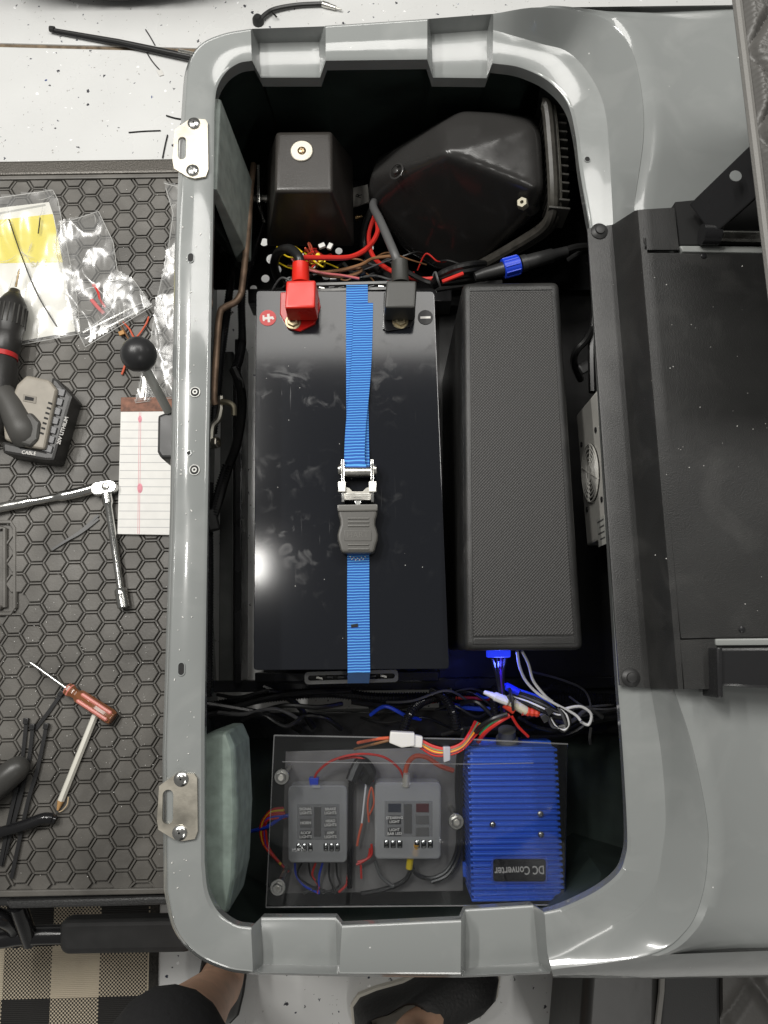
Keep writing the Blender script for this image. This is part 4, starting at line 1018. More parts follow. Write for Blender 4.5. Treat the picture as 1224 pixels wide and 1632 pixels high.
for x, y in ((490, 442), (558, 440), (574, 437)): obj('crimp', tube([P(x, y, .555), P(x + 8, y - 3, .56)], .0026, 8), [yelw, blkw, brnw][x % 3], h)

h = harness('cable_bundle', 'coil of black cables tied with a clip beside the speaker box', (722, 440, .50), 'cable')
for k, (dy, z) in enumerate(((0, .60), (9, .595), (17, .58), (24, .565))):
    W(h, [(690, 450 + dy * .3, .56), (702, 437 + dy * .6, z), (725, 427 + dy * .9, z), (752, 421 + dy, z), (772, 420 + dy, .56)], .0048, blkw, 'cable')
W(h, [(640, 428, .57), (672, 446, .56), (700, 452, .56), (760, 446, .55), (800, 430, .52)], .0042, blkw, 'cable')
W(h, [(695, 462, .52), (740, 455, .52), (800, 450, .52)], .004, blkw, 'cable')
obj('cable_tie', tube(smooth_path(pxs([(690, 440, .605), (694, 434, .612), (698, 446, .613), (702, 458, .60)]), 6), .0016, 6), greyw, h)
W(h, [(705, 449, .597), (720, 443, .60), (738, 436, .60)], .003, redw)
h = harness('cable_connector', 'black inline cable connector with a bright blue locking ring', (820, 420, .55), 'connector')
a0, a1 = P(757, 441, .60), P(905, 400, .60); d = a1 - a0; Lc = d.length
obj('socket_body', lathe(a0, d, [(0, .006), (.012, .008), (.04, .0095), (.042, .0105), (Lc * .42, .0105)], 18), blk, h)
obj('locking_ring', lathe(a0 + d * .30, d, [(0, .0125), (.0005, .0138), (Lc * .17, .0138), (Lc * .175, .012)], 18), mat('blue_ring', (.012, .05, .55), .35), h)
for k in range(10):
    a, c_, dd = basis(d); an = k / 10 * 2 * math.pi; s_ = a0 + d * .31 + (a * math.cos(an) + c_ * math.sin(an)) * .0135
    obj('grip_ridge', tube([s_, s_ + d * .15], .0013, 6), MATS['blue_ring'], h)
obj('plug_body', lathe(a0 + d * .49, d, [(0, .0118), (Lc * .06, .0118), (Lc * .062, .0105), (Lc * .34, .0098), (Lc * .36, .008), (Lc * .5, .007)], 18), blk, h)
obj('cable', wire_bm([(895, 402, .60), (915, 395, .60), (938, 393, .59), (960, 395, .57)], .0055), blkw, h)
obj('cable', wire_bm([(905, 415, .57), (925, 403, .58), (950, 398, .57)], .004), blkw, h)

h = harness('linkage_rod', 'bent rusty steel linkage rod running along the left wall of the compartment', (368, 450, .45), 'rod')
rp = pxs([(404, 262, .50), (400, 300, .51), (394, 380, .53), (386, 455, .545), (383, 470, .546), (374, 482, .547), (358, 490, .547), (350, 502, .547), (345, 560, .548), (341, 630, .548), (343, 645, .545)])
obj('rod', tube(smooth_path(rp, 6), .0050, 12), rust, h)
obj('pivot_arm', wire_bm([(352, 632, .54), (352, 650, .54), (348, 668, .54), (338, 682, .54), (336, 715, .54)], .0048, 8), mat('dull_steel', (.25, .24, .21), .45, .9), h)
obj('hook_pin', wire_bm([(353, 640, .545), (364, 642, .548), (372, 648, .548), (373, 662, .545)], .0042, 10), mat('brassy_steel', (.42, .38, .28), .4, .9), h)
obj('lock_nut', hexnut_bm(P(341, 706, .545), .0085, .008, .4, (.9, 0, .4)), nickel, h)

h = harness('conduit_run', 'corrugated black conduits hanging along the left wall beside the battery', (372, 600, .33), 'conduit')
C(h, [(418, 360, .40), (405, 400, .43), (392, 440, .45), (385, 475, .44), (386, 540, .42), (382, 570, .44), (374, 592, .46)], .0072)
C(h, [(366, 398, .46), (369, 430, .46), (364, 480, .45), (356, 540, .45), (347, 620, .44), (340, 690, .44)], .0068)
obj('hose', wire_bm([(372, 588, .46), (382, 612, .46), (386, 650, .45), (378, 705, .45), (364, 745, .45), (348, 800, .45), (338, 830, .45)], .0072), blkw, h)
C(h, [(362, 742, .452), (350, 780, .45), (340, 822, .45)], .0082)
C(h, [(334, 770, .44), (333, 830, .44), (334, 900, .43), (333, 1000, .43), (331, 1110, .42)], .0070)
obj('hose_clamp', tube([P(334, 815, .45), P(341, 845, .45)], .0105, 10), blk_rub, h)
obj('cable_tie', wire_bm([(378, 600, .472), (386, 606, .474), (388, 618, .468)], .0012, 6), greyw, h)
obj('cable', wire_bm([(340, 375, .46), (350, 380, .46), (355, 390, .46), (352, 402, .45)], .0035), blkw, h)

h = harness('conduit_run', 'corrugated black conduits crossing between the battery and fuse boxes', (650, 1110, .36), 'conduit')
C(h, [(330, 1128, .40), (420, 1112, .41), (520, 1104, .42), (600, 1112, .42), (700, 1112, .42), (800, 1118, .41)], .0085)
C(h, [(790, 1128, .42), (850, 1118, .43), (900, 1112, .43), (1000, 1116, .42)], .0088)
C(h, [(860, 1100, .44), (890, 1096, .44), (925, 1104, .43), (950, 1120, .42)], .0075)
C(h, [(640, 1172, .46), (652, 1140, .47), (668, 1122, .45), (690, 1112, .42)], .0072)
C(h, [(728, 1162, .47), (722, 1135, .47), (708, 1112, .45), (690, 1102, .42)], .0072)
C(h, [(792, 1150, .47), (787, 1120, .47), (790, 1095, .46)], .0068)
for pts in ([(330, 1122, .43), (430, 1140, .42), (480, 1165, .40)], [(420, 1095, .42), (470, 1120, .42), (500, 1160, .40)], [(330, 1140, .42), (450, 1108, .43), (560, 1100, .43)], [(560, 1118, .42), (640, 1125, .42), (720, 1100, .42)], [(880, 1150, .42), (940, 1140, .42), (1000, 1128, .42)], [(830, 1175, .45), (900, 1172, .44), (945, 1150, .44), (1000, 1140, .42)]):
    W(h, pts, .0045, blkw, 'cable')
obj('cable', wire_bm([(845, 1070, .5), (900, 1085, .48), (935, 1105, .46), (945, 1150, .45)], .0016), greyw, h)
tag(obj('cross_bracket', px_prism([(585, 1120), (640, 1118), (640, 1135), (590, 1140)], .37, .39, .002), blk_steel), 'small black steel bracket under the crossing conduits', 'bracket')

h = harness('white_connector', 'white nylon plug joining a red wire bundle above the clear acrylic', (640, 1178, .47), 'connector')
o = obj('connector_body', px_prism([(622, 1166), (661, 1168), (661, 1189), (640, 1192), (620, 1184)], .535, .552, .002), white_p, h)
obj('connector_body', px_prism([(655, 1170), (674, 1174), (673, 1192), (655, 1191)], .535, .548, .002), white_p, h)
for k, m in enumerate((redw, redw, grnw, redw, yelw, redw, blkw, redw)):
    W(h, [(668, 1178 + k * 1.6, .540), (690, 1189 + k * 2, .542), (712, 1193 + k * 1.5, .542), (735, 1185 + k * 1.5, .54), (748 + k, 1168 + k, .53), (757 + k * 2, 1150 + k, .50)], .0018, m)
W(h, [(620, 1176, .54), (600, 1178, .53), (570, 1184, .51)], .0022, orangew); W(h, [(620, 1180, .54), (596, 1186, .53), (565, 1194, .50)], .0018, brnw)
obj('tape_wrap', px_prism([(706, 1190), (718, 1190), (718, 1212), (707, 1216)], .536, .547, .002), mat('clear_grey_tape', (.42, .42, .44), .35), h)

h = harness('wiring_harness', 'red and black wires fanning out around the two fuse boxes', (590, 1300, ZF))
zf = ZF + .012
W(h, [(500, 1252, .46), (505, 1232, .47), (530, 1212, .475), (570, 1202, .475), (610, 1206, .475), (636, 1225, .475), (645, 1246, .47)], .0018, redw)
W(h, [(540, 1210, .47), (570, 1207, .47), (592, 1220, .465), (594, 1245, .455)], .0018, redw)
W(h, [(646, 1244, .475), (648, 1222, .48), (660, 1206, .485), (680, 1207, .485), (700, 1220, .48), (722, 1228, .47)], .0036, orangew)
W(h, [(742, 1160, .50), (732, 1195, .48), (728, 1250, .465), (730, 1310, .46), (728, 1355, .455), (712, 1388, .455), (685, 1400, .455), (663, 1392, .46), (655, 1376, .465)], .0030, blkw)
W(h, [(748, 1160, .50), (737, 1200, .48), (733, 1260, .465), (735, 1320, .46), (732, 1362, .455), (714, 1394, .455), (688, 1406, .455)], .0030, blkw)
W(h, [(655, 1382, .46), (648, 1400, .455), (628, 1412, .452), (600, 1420, .45), (575, 1424, .45)], .0034, blkw)
W(h, [(598, 1372, .455), (606, 1395, .455), (622, 1410, .455), (628, 1412, .455)], .0026, greyw)
W(h, [(588, 1300, .455), (596, 1280, .46), (592, 1255, .46), (586, 1280, .46), (588, 1310, .457)], .0014, orangew)
W(h, [(586, 1225, .46), (580, 1280, .458), (576, 1315, .456), (570, 1340, .455)], .0014, whtw); W(h, [(577, 1312, .4565), (572, 1332, .4555), (569, 1348, .455)], .0018, orangew)
W(h, [(592, 1345, .455), (592, 1362, .455), (580, 1372, .455), (568, 1378, .455)], .0018, redw); W(h, [(590, 1352, .455), (586, 1368, .455), (570, 1374, .455)], .0018, redw)
W(h, [(554, 1396, .452), (552, 1410, .452), (540, 1422, .452)], .0018, redw); W(h, [(575, 1378, .453), (576, 1400, .452)], .0016, redw)
C(h, [(560, 1225, .452), (559, 1300, .452), (557, 1415, .452)], .0045)
W(h, [(560, 1245, .47), (575, 1215, .465), (590, 1230, .462), (582, 1245, .458)], .009, blkw, 'cable')
obj('crimp', tube([P(654, 1368, .468), P(652, 1384, .465)], .0048, 10), yelw, h); obj('crimp', tube([P(664, 1345, .478), P(662, 1362, .472)], .0046, 10), mat('orange_crimp', (.6, .32, .05), .4), h)
obj('inline_stud', lathe(P(647, 1252, .478), P(648, 1236, .482) - P(647, 1252, .478), [(0, .0062), (.010, .0055), (.018, .0045)], 10), mat('nut_cream', (.55, .52, .45), .4, .3), h)
obj('terminal_clip', px_prism([(492, 1240), (508, 1240), (506, 1254), (494, 1254)], .455, .47, .001), bluw, h)
for k, m in enumerate((redw, yelw, redw, redw, bluw, redw)):
    W(h, [(452 + k, 1288 + k * 3, .462), (432 - k, 1292 + k * 3, .46), (416 + k * 1.5, 1315 + k * 2, .45), (420 + k * 2, 1345 + k * 2, .44), (445 + k * 3, 1375 + k * 3, .445)], .0020, m)
W(h, [(400, 1325, .43), (425, 1318, .455), (450, 1302, .462), (462, 1300, .462)], .0028, bluw)
for k in range(7):
    rr = random.Random(k); W(h, [(470 + k * 11, 1376, .46), (468 + k * 11 + rr.uniform(-6, 6), 1395, .455), (480 + k * 9 + rr.uniform(-10, 10), 1412, .450), (520 + rr.uniform(-40, 30), 1424, .449)], .0016, [bluw, blkw, blkw, redw, bluw, blkw, blkw][k])

h = harness('wiring_harness', 'tied bundle of white red and blue plugs below the speaker box', (840, 1125, .42))
W(h, [(824, 1038, .60), (828, 1062, .585), (838, 1085, .57), (858, 1106, .56), (885, 1122, .555), (915, 1138, .55), (925, 1148, .55)], .0019, whtw)
W(h, [(832, 1038, .60), (842, 1058, .585), (850, 1085, .57), (868, 1108, .56), (880, 1118, .555)], .0019, whtw)
for k in range(4): W(h, [(783 + k * 8, 1046, .59), (790 + k * 4, 1070, .57), (796 + k * 2, 1100, .55), (800 + k * 2, 1135, .52)], .0022, [blkw, blkw, mat('purple_wire', (.08, .02, .25), .4), blkw][k])
for k in range(8):
    W(h, [(806 + k * 2, 1094 + k * 3, .545), (835 + k, 1102 + k * 3, .552), (862, 1112 + k * 3, .555), (878 + k * 2, 1124 + k * 3, .553), (900 + k * 2, 1146 - k * 2, .548)], .0018, [bluw, blkw, blkw, greyw, blkw, whtw, blkw, blkw][k])
for k in range(4): W(h, [(872, 1130 + k * 2, .553), (884 - k, 1152 + k * 2, .55), (898, 1166 - k * 3, .55), (908 - k * 2, 1155, .552), (905 - k * 3, 1138, .555), (890, 1128, .556)], .0022, [blkw, whtw, blkw, greyw][k])
W(h, [(900, 1130, .55), (925, 1126, .548), (942, 1138, .545), (938, 1155, .54), (925, 1150, .54)], .002, whtw)
obj('plug', lathe(P(771, 1103, .552), P(810, 1118, .552) - P(771, 1103, .552), [(0, .0025), (.014, .0045), (.016, .0062), (.034, .0062), (.036, .004)], 10), white_p, h)
obj('plug', lathe(P(806, 1114, .548), P(838, 1133, .548) - P(806, 1114, .548), [(0, .005), (.004, .0066), (.030, .0066), (.033, .005)], 10), mat('cream_plug', (.6, .56, .42), .4), h)
obj('plug', lathe(P(832, 1133, .547), P(860, 1136, .547) - P(832, 1133, .547), [(0, .0066)] + [(x, .0066 if q % 2 else .0054) for q, x in enumerate((.004, .008, .011, .014, .017, .020, .023))], 10), mat('red_plug', (.62, .06, .03), .35), h)
obj('plug', lathe(P(804, 1122, .545), P(822, 1134, .545) - P(804, 1122, .545), [(0, .0055), (.016, .0055)], 10), MATS['red_plug'], h)
obj('plug', lathe(P(803, 1092, .55), P(826, 1103, .55) - P(803, 1092, .55), [(0, .003), (.003, .0055), (.022, .005)], 10), mat('blue_plug', (.02, .04, .65), .35), h)
for x, y in ((814, 1112), (875, 1133), (868, 1145)): obj('cable_tie', box(P(x, y, .562), (.008, .010, .004), .5, .001), blk, h)
obj('cable_tie', tube(smooth_path(pxs([(812, 1098, .555), (816, 1112, .566), (818, 1132, .556)]), 6), .0022, 6), blk, h)
W(h, [(812, 1140, .54), (795, 1150, .54), (775, 1165, .53), (762, 1182, .51)], .0034, redw); W(h, [(808, 1138, .545), (785, 1146, .545), (762, 1162, .53), (748, 1185, .50)], .0034, blkw); W(h, [(805, 1142, .54), (782, 1152, .54), (765, 1170, .52)], .0026, grnw)
W(h, [(816, 1142, .54), (826, 1158, .53), (842, 1174, .52)], .002, redw)
g_ = obj('gland', lathe(P(808, 1190, .485), P(808, 1150, .505) - P(808, 1190, .485), [(0, .016), (.014, .016), (.016, .0125), (.028, .0125), (.03, .008)], 14), mat('gland_dark', (.08, .08, .075), .35), cv)
obj('cable_tie', wire_bm([(942, 1160, .54), (940, 1175, .545), (941, 1186, .54)], .002, 6), blk, h)
# loose thin wires that fill the gaps
h = harness('loose_wiring', 'thin black and coloured wires strewn across the gap above the fuse boxes', (700, 1140, .40))
for k in range(22):
    rr = random.Random(900 + k); x = rr.uniform(380, 960); L_ = rr.uniform(50, 150); y = rr.uniform(1096, 1160); z = rr.uniform(.42, .49)
    W(h, [(x - L_ / 2, y + rr.uniform(-12, 12), z - .02), (x - L_ / 5, y + rr.uniform(-16, 16), z), (x + L_ / 5, y + rr.uniform(-16, 16), z), (x + L_ / 2, y + rr.uniform(-14, 14), z - .02)], rr.choice((.0015, .002, .0028, .0035)), rr.choice((blkw, blkw, blkw, blkw, greyw, redw, bluw)))
h = harness('loose_wiring', 'thin black cables hanging behind the red and black terminal boots', (560, 430, .40))
for k in range(20):
    rr = random.Random(300 + k); x = rr.uniform(450, 740); y = rr.uniform(405, 455); L_ = rr.uniform(40, 110); z = rr.uniform(.44, .54)
    W(h, [(x - L_ / 2, y + rr.uniform(-18, 14), z - .02), (x - L_ / 5, y + rr.uniform(-18, 12), z), (x + L_ / 5, y + rr.uniform(-18, 12), z), (x + L_ / 2, y + rr.uniform(-18, 14), z - .02)], rr.choice((.0013, .0018, .003)), rr.choice((blkw, blkw, blkw, greyw, brnw, redw, yelw)))
# ================================================================== things on the floor mat
ZH = ZM + .0045      # top of the pads
def film(outline, z, amp, name, label, cat, seed, res=46, m=None, parent=None):
    """crumpled sheet inside a pixel outline"""
    xs = [p[0] for p in outline]; ys = [p[1] for p in outline]; x0, x1, y0, y1 = min(xs), max(xs), min(ys), max(ys)
    from mathutils import noise as nz
    def inside(x, y):
        c = False; j = len(outline) - 1
        for i in range(len(outline)):
            (xi, yi), (xj, yj) = outline[i], outline[j]
            if (yi > y) != (yj > y) and x < (xj - xi) * (y - yi) / (yj - yi) + xi: c = not c
            j = i
        return c
    b = NB(); vs = {}
    nx = res; ny = max(4, int(res * (y1 - y0) / (x1 - x0)))
    def hgt(x, y):
        a = nz.noise(Vector((x * .022, y * .022, seed))); c = abs(nz.noise(Vector((x * .030 + 9, y * .016, seed + 3)))); e = abs(nz.noise(Vector((x * .09, y * .07, seed + 7))))
        return amp * (1.0 + .9 * a + 1.0 * (1 - 2.4 * c) + .12 * (1 - 2 * e))
    for i in range(nx + 1):
        for j in range(ny + 1):
            x, y = x0 + (x1 - x0) * i / nx, y0 + (y1 - y0) * j / ny
            vs[i, j] = (x, y)
    made = {}
    def gv(i, j):
        if (i, j) not in made:
            x, y = vs[i, j]; p = P(x, y, z); made[i, j] = b.verts.new((p.x, p.y, z + max(0, hgt(x, y))))
        return made[i, j]
    for i in range(nx):
        for j in range(ny):
            cx_, cy_ = (vs[i, j][0] + vs[i + 1, j + 1][0]) / 2, (vs[i, j][1] + vs[i + 1, j + 1][1]) / 2
            if inside(cx_, cy_): b.faces.new((gv(i, j), gv(i + 1, j), gv(i + 1, j + 1), gv(i, j + 1)))
    o = obj(name, b, m or film_m, parent, ang=180)
    if parent is None: tag(o, label, cat)
    op = outline + outline[:1]
    eb = tube([P(x, y, z + max(0, hgt(x, y))) for x, y in [(op[i][0] + (op[i + 1][0] - op[i][0]) * t / 6, op[i][1] + (op[i + 1][1] - op[i][1]) * t / 6) for i in range(len(outline)) for t in range(6)]], .0007, 5)
    obj('film_edge', eb, mat('film_edge_white', (.7, .7, .68), .3, alpha=.5), o if parent is None else parent)
    rz = random.Random(int(seed * 10)); cb = NB(); done = 0
    while done < 26:
        x, y = rz.uniform(x0, x1), rz.uniform(y0, y1); an = rz.uniform(0, 6.3); L_ = rz.uniform(8, 34); cv_ = rz.uniform(-.5, .5)
        pts = [(x + L_ * (t - .5) * math.cos(an + cv_ * t), y + L_ * (t - .5) * math.sin(an + cv_ * t)) for t in (0, .25, .5, .75, 1)]
        if not all(inside(*p) for p in pts): done += .1; continue
        done += 1; tube([P(px_, py_, z + max(0, hgt(px_, py_)) + .0006) for px_, py_ in pts], .0005, 4, bm=cb, rf=lambda i: (.0001, .0005, .0007, .0005, .0001)[i])
    obj('crease_glint', cb, MATS['film_edge_white'], o if parent is None else parent)  # whitish threads painted in as the bright streaks along the folds
    return o
film_m = bpy.data.materials.new('clear_film'); film_m.use_nodes = True; nt = film_m.node_tree; nt.nodes.remove(nt.nodes['Principled BSDF'])
tr = N(film_m, 'ShaderNodeBsdfTransparent'); tr.inputs[0].default_value = (.93, .93, .92, 1)
gl = N(film_m, 'ShaderNodeBsdfGlossy'); gl.inputs['Roughness'].default_value = .22; gl.inputs[0].default_value = (.95, .95, .95, 1)
df = N(film_m, 'ShaderNodeBsdfDiffuse'); df.inputs[0].default_value = (.8, .8, .79, 1)
m1 = N(film_m, 'ShaderNodeMixShader'); m1.inputs[0].default_value = .13; LK(film_m, tr.outputs[0], m1.inputs[1]); LK(film_m, gl.outputs[0], m1.inputs[2])
m2 = N(film_m, 'ShaderNodeMixShader'); m2.inputs[0].default_value = .09; LK(film_m, m1.outputs[0], m2.inputs[1]); LK(film_m, df.outputs[0], m2.inputs[2])
LK(film_m, m2.outputs[0], nt.nodes['Material Output'].inputs['Surface'])

bagA = thing('parts_bag', 'zip bag holding a yellow and white printed card under the drill', 'bag', P(50, 430, ZH))
card = obj('card', px_prism([(-60, 338), (78, 322), (86, 345), (120, 528), (-60, 560)], ZH, ZH + .0012), mat('card_white', (.86, .85, .80), .55), bagA)
obj('yellow_panel', px_prism([(-60, 357), (84, 341), (100, 418), (-60, 420)], ZH + .0012, ZH + .0017), mat('card_yellow', (.86, .74, .06), .5), card)
obj('printed_border', px_prism([(-20, 342), (72, 325), (73, 328), (-20, 345)], ZH + .0012, ZH + .0015), mat('grey_print', (.45, .45, .42), .5), card)
text_obj('faint_lettering', 'SAC', P(62, 421, ZH + .0021), .016, mat('faint_print', (.62, .57, .32), .5), card, rot=R(4))
film([(-50, 322), (84, 303), (92, 318), (100, 360), (122, 470), (128, 532), (30, 550), (-50, 562)], ZH + .004, .0022, 'clear_film', '', '', 2.2, 40, parent=bagA)
for pts in ([(14, 349, ZH + .009), (35, 410, ZH + .009), (60, 470, ZH + .009), (90, 520, ZH + .009)], [(64, 347, ZH + .009), (61, 372, ZH + .009)]):
    tag(obj('wire_offcut', wire_bm(pts, .0012, 6), blkw), ['thin black wire offcut lying across the yellow card', 'short black wire stub on the yellow card corner'][len(pts) == 2], 'wire offcut')
bagB = thing('zip_bag', 'clear crumpled zip bag with red wire ends inside', 'bag', P(150, 450, ZH))
film([(92, 358), (157, 337), (180, 385), (187, 432), (212, 445), (243, 488), (136, 553), (112, 505), (100, 440), (88, 400)], ZH + .004, .0036, 'clear_film', '', '', 5.1, 60, parent=bagB)
obj('zip_seal', tube([P(132, 530, ZH + .010), P(185, 503, ZH + .012), P(236, 478, ZH + .010)], .0016, 6), film_m, bagB); obj('zip_seal', tube([P(136, 540, ZH + .010), P(190, 512, ZH + .012), P(240, 486, ZH + .010)], .0016, 6), film_m, bagB)
W(bagB, [(148, 452, ZH + .006), (156, 465, ZH + .008), (160, 478, ZH + .006), (168, 490, ZH + .006)], .0024, redw); W(bagB, [(146, 478, ZH + .006), (158, 492, ZH + .007), (166, 500, ZH + .006)], .0036, pinkw)
obj('crimp', tube([P(148, 455, ZH + .006), P(158, 458, ZH + .006)], .0036, 8), redw, bagB); W(bagB, [(125, 468, ZH + .006), (148, 458, ZH + .007), (165, 470, ZH + .008), (178, 490, ZH + .007), (158, 512, ZH + .006), (136, 525, ZH + .006)], .0009, whtw)
h = harness('wire_pigtail', 'short red and orange wire lead beside the black ball knob', (205, 510, ZH), 'wire')
W(h, [(196, 513, ZH + .003), (206, 524, ZH + .004), (216, 538, ZH + .004), (232, 518, ZH + .004), (237, 505, ZH + .003)], .0017, orangew); W(h, [(184, 514, ZH + .003), (196, 535, ZH + .004), (208, 552, ZH + .003)], .0015, blkw); W(h, [(190, 514, ZH + .003), (202, 535, ZH + .004), (214, 556, ZH + .003)], .0015, brnw)
obj('splice', box(P(194, 531, ZH + .006), (.010, .008, .005), .4, .001), mat('tan_tape', (.45, .22, .05), .5), h); W(h, [(200, 580, ZH + .003), (196, 592, ZH + .003), (194, 597, ZH + .003)], .002, orangew)
film([(262, 292), (290, 300), (292, 632), (216, 642), (226, 600), (240, 545), (252, 470), (268, 400), (276, 340)], ZH + .004, .0042, 'clear_sleeve', 'long clear plastic sleeve lying between the mat and the grey rim', 'plastic sleeve', 9.4, 36)
for k, (x0, y0, x1, y1) in enumerate(((228, 600, 222, 638), (238, 598, 230, 636))): tag(obj('metal_strip', px_prism([(x0, y0), (x0 + 6, y0), (x1 + 6, y1), (x1, y1)], ZH, ZH + .003, .0006), steel if k == 0 else greyw), ['thin bright metal strip beside the brown notepad binding', 'thin grey metal strip under the clear sleeve'][k], 'metal strip')

# drill
dr = thing('cordless_drill', 'black cordless drill lying on the mat with a tan battery pack', 'drill', P(40, 600, ZM))
ch0, ch1 = P(24, 462, ZM + .035), P(5, 575, ZM + .040); d = ch1 - ch0; Ld = d.length
dm = mat('drill_black', (.022, .021, .020), .38, bump=(250, .12, .0006)); dm2 = mat('drill_grip', (.060, .058, .054), .5, bump=(500, .3, .0006))
obj('drill_bit', lathe(P(31, 428, ZM + .032), ch0 - P(31, 428, ZM + .032), [(0, .0006), (.010, .0020), (.012, .0012), (.018, .0022), (.022, .0014), (.030, .0020), (.036, .0020)], 8), mat('bronze_bit', (.28, .21, .12), .35, .9), dr)
ck = obj('chuck', lathe(ch0, d, [(0, .004), (.002, .008), (Ld * .06, .010), (Ld * .10, .016), (Ld * .22, .0250), (Ld * .50, .0265), (Ld * .62, .0235), (Ld * .64, .0245), (Ld * .86, .0245), (Ld * .9, .022)], 26), dm, dr)
obj('chuck_nose', lathe(ch0 - d.normalized() * .001, d, [(0, .0045), (.001, .0085), (Ld * .06, .0108), (Ld * .085, .0135)], 22), mat('gunmetal', (.16, .145, .12), .35, .9), ck)
for k in range(20):
    a, c_, dd = basis(d); an = 2 * math.pi * k / 20; q = (a * math.cos(an) + c_ * math.sin(an)) * .0262; obj('grip_ridge', tube([ch0 + d * .26 + q, ch0 + d * .52 + q], .0014, 5), dm2, ck)
obj('red_ring', lathe(ch0 + d * .90, d, [(0, .0225), (.009, .0235), (.0095, .020)], 26), mat('drill_red', (.42, .02, .02), .35), dr)
obj('motor_body', lathe(ch0 + d * .97, d, [(0, .022), (.02, .027), (.06, .03), (.12, .03), (.14, .022)], 22), dm, dr)
obj('grip', tube(smooth_path([P(-8, 612, ZM + .045), P(14, 640, ZM + .05), P(28, 668, ZM + .052), P(40, 690, ZM + .05), P(50, 702, ZM + .022)], 6), .02, 16, rf=lambda i: (.019 + .0004 * i) * (1 if i < 20 else .8 - .15 * (i - 20))), dm2, dr)
obj('grip_foot', px_prism([(18, 668), (48, 655), (64, 672), (60, 700), (48, 712), (20, 704)], ZM + .03, ZM + .066, .008, 3), dm2, dr)
tan = mat('drill_tan', (.27, .245, .205), .48, bump=(300, .1, .0005), var=(40, .12))
pk = obj('battery_pack', px_prism([(26, 612), (42, 597), (78, 605), (90, 620), (70, 716), (34, 710), (6, 700), (4, 670)], ZM + .01, ZM + .060, .006, 3), tan, dr)
obj('pack_base', px_prism([(82, 600), (92, 604), (116, 632), (112, 642), (86, 734), (72, 734), (4, 722), (2, 702), (70, 718)], ZM + .002, ZM + .048, .005, 2), dm, pk)
for k in range(7):
    t = k / 6; obj('side_rib', px_prism([(88 - 20 * t, 616 + 90 * t), (104 - 20 * t, 621 + 90 * t), (101 - 20 * t, 632 + 90 * t), (86 - 20 * t, 628 + 90 * t)], ZM + .046, ZM + .0515, .001), mat('rib_grey', (.075, .075, .078), .35), pk)
for k in range(7): obj('vent_slot', px_prism([(77 - k * 2.2, 640 + k * 8), (83 - k * 2.2, 642 + k * 8), (82.4 - k * 2.2, 645 + k * 8), (76.4 - k * 2.2, 643 + k * 8)], ZM + .0595, ZM + .0606), dark_hole, pk)
obj('latch_slot', px_prism([(37, 628), (58, 632), (57, 643), (36, 639)], ZM + .0595, ZM + .0612, .0006), mat('tan_dark', (.19, .17, .14), .5), pk); obj('latch_recess', px_prism([(40, 631), (54, 634), (53, 639), (39, 637)], ZM + .061, ZM + .0617), dark_hole, pk)
ta = P(92, 728, ZM + .05); tb_ = P(118, 644, ZM + .05); v_ = tb_ - ta
text_obj('lettering', '20V LITHIUM', (ta + tb_) / 2 + Vector((-.006, 0, -.0012)), .0088, mat('grey_white_print', (.45, .44, .42), .5), pk, rot=math.atan2(v_.y, v_.x), bold=.0002)
text_obj('lettering', 'CABLE', P(46, 722, ZM + .0490), .0085, st_w, pk, rot=R(-8))

# notepad
pd = thing('notepad', 'ruled white notepad with torn brown binding under the shift lever', 'notepad', P(235, 745, ZH))
NQ = [(193, 634), (300, 634), (300, 853), (187, 851)]
obj('pages', px_prism(NQ, ZH, ZH + .007, .0006), paper, pd)
obj('binding', px_prism([(192.6, 633), (300, 633), (300, 655), (192, 656)], ZH + .0005, ZH + .0082, .001), mat('brown_binding', (.20, .085, .05), .6, var=(90, .5), bump=(150, .5, .001)), pd)
lm = mat('grey_rule', (.42, .42, .43), .6); pm = mat('pink_rule', (.72, .40, .42), .6); pinkb = mat('pink_blot', (.75, .30, .36), .7, var=(200, .2))
for k in range(14):
    y = 672 + k * 12.9; x0 = 193 - (y - 634) * .027; obj('ruled_line', px_prism([(x0 + 1, y), (300, y + .4), (300, y + 1.2), (x0 + 1, y + .8)], ZH + .0068, ZH + .0073), lm, pd)
for x in (221.5, 224): obj('margin_line', px_prism([(x, 657), (x + .8, 657), (x - 1.6, 851), (x - 2.4, 851)], ZH + .0068, ZH + .00735), pm, pd)
for y, r_ in ((668, 5), (778, 7)): obj('ink_blot', px_prism([(223 + r_ * .6 * math.cos(a), y + r_ * 1.1 * math.sin(a)) for a in [2 * math.pi * q / 18 for q in range(18)]], ZH + .0069, ZH + .0074), pinkb, pd)

# ratchet wrench
rt = thing('ratchet_wrench', 'chrome ratchet wrench with a long extension and socket', 'wrench', P(120, 800, ZH))
zr = ZH + .010
hp = smooth_path(pxs([(-50, 822, zr), (0, 809, zr), (70, 796, zr), (120, 786, zr), (150, 778, zr)]), 8)
obj('handle', tube(hp, .008, 12, rf=lambda i: .0085 if i < 14 else (.0066 if i < 20 else .0092)), chrome, rt)
obj('head', px_prism(rrect(164, 777, 42, 21, 10, 6, R(-9)), ZH + .004, ZH + .020, .003, 3), chrome, rt)
obj('direction_lever', lathe(P(168, 775, ZH + .02), Z, [(0, .0075), (.002, .007), (.003, .004)], 16), steel, rt)
e0, e1 = P(170, 786, ZH + .011), P(192, 938, ZH + .011); d = e1 - e0
obj('extension', lathe(e0, d, [(0, .0095), (.018, .0095), (.020, .0082), (.024, .0066), (d.length * .97, .0058), (d.length, .0058)], 16), chrome, rt)
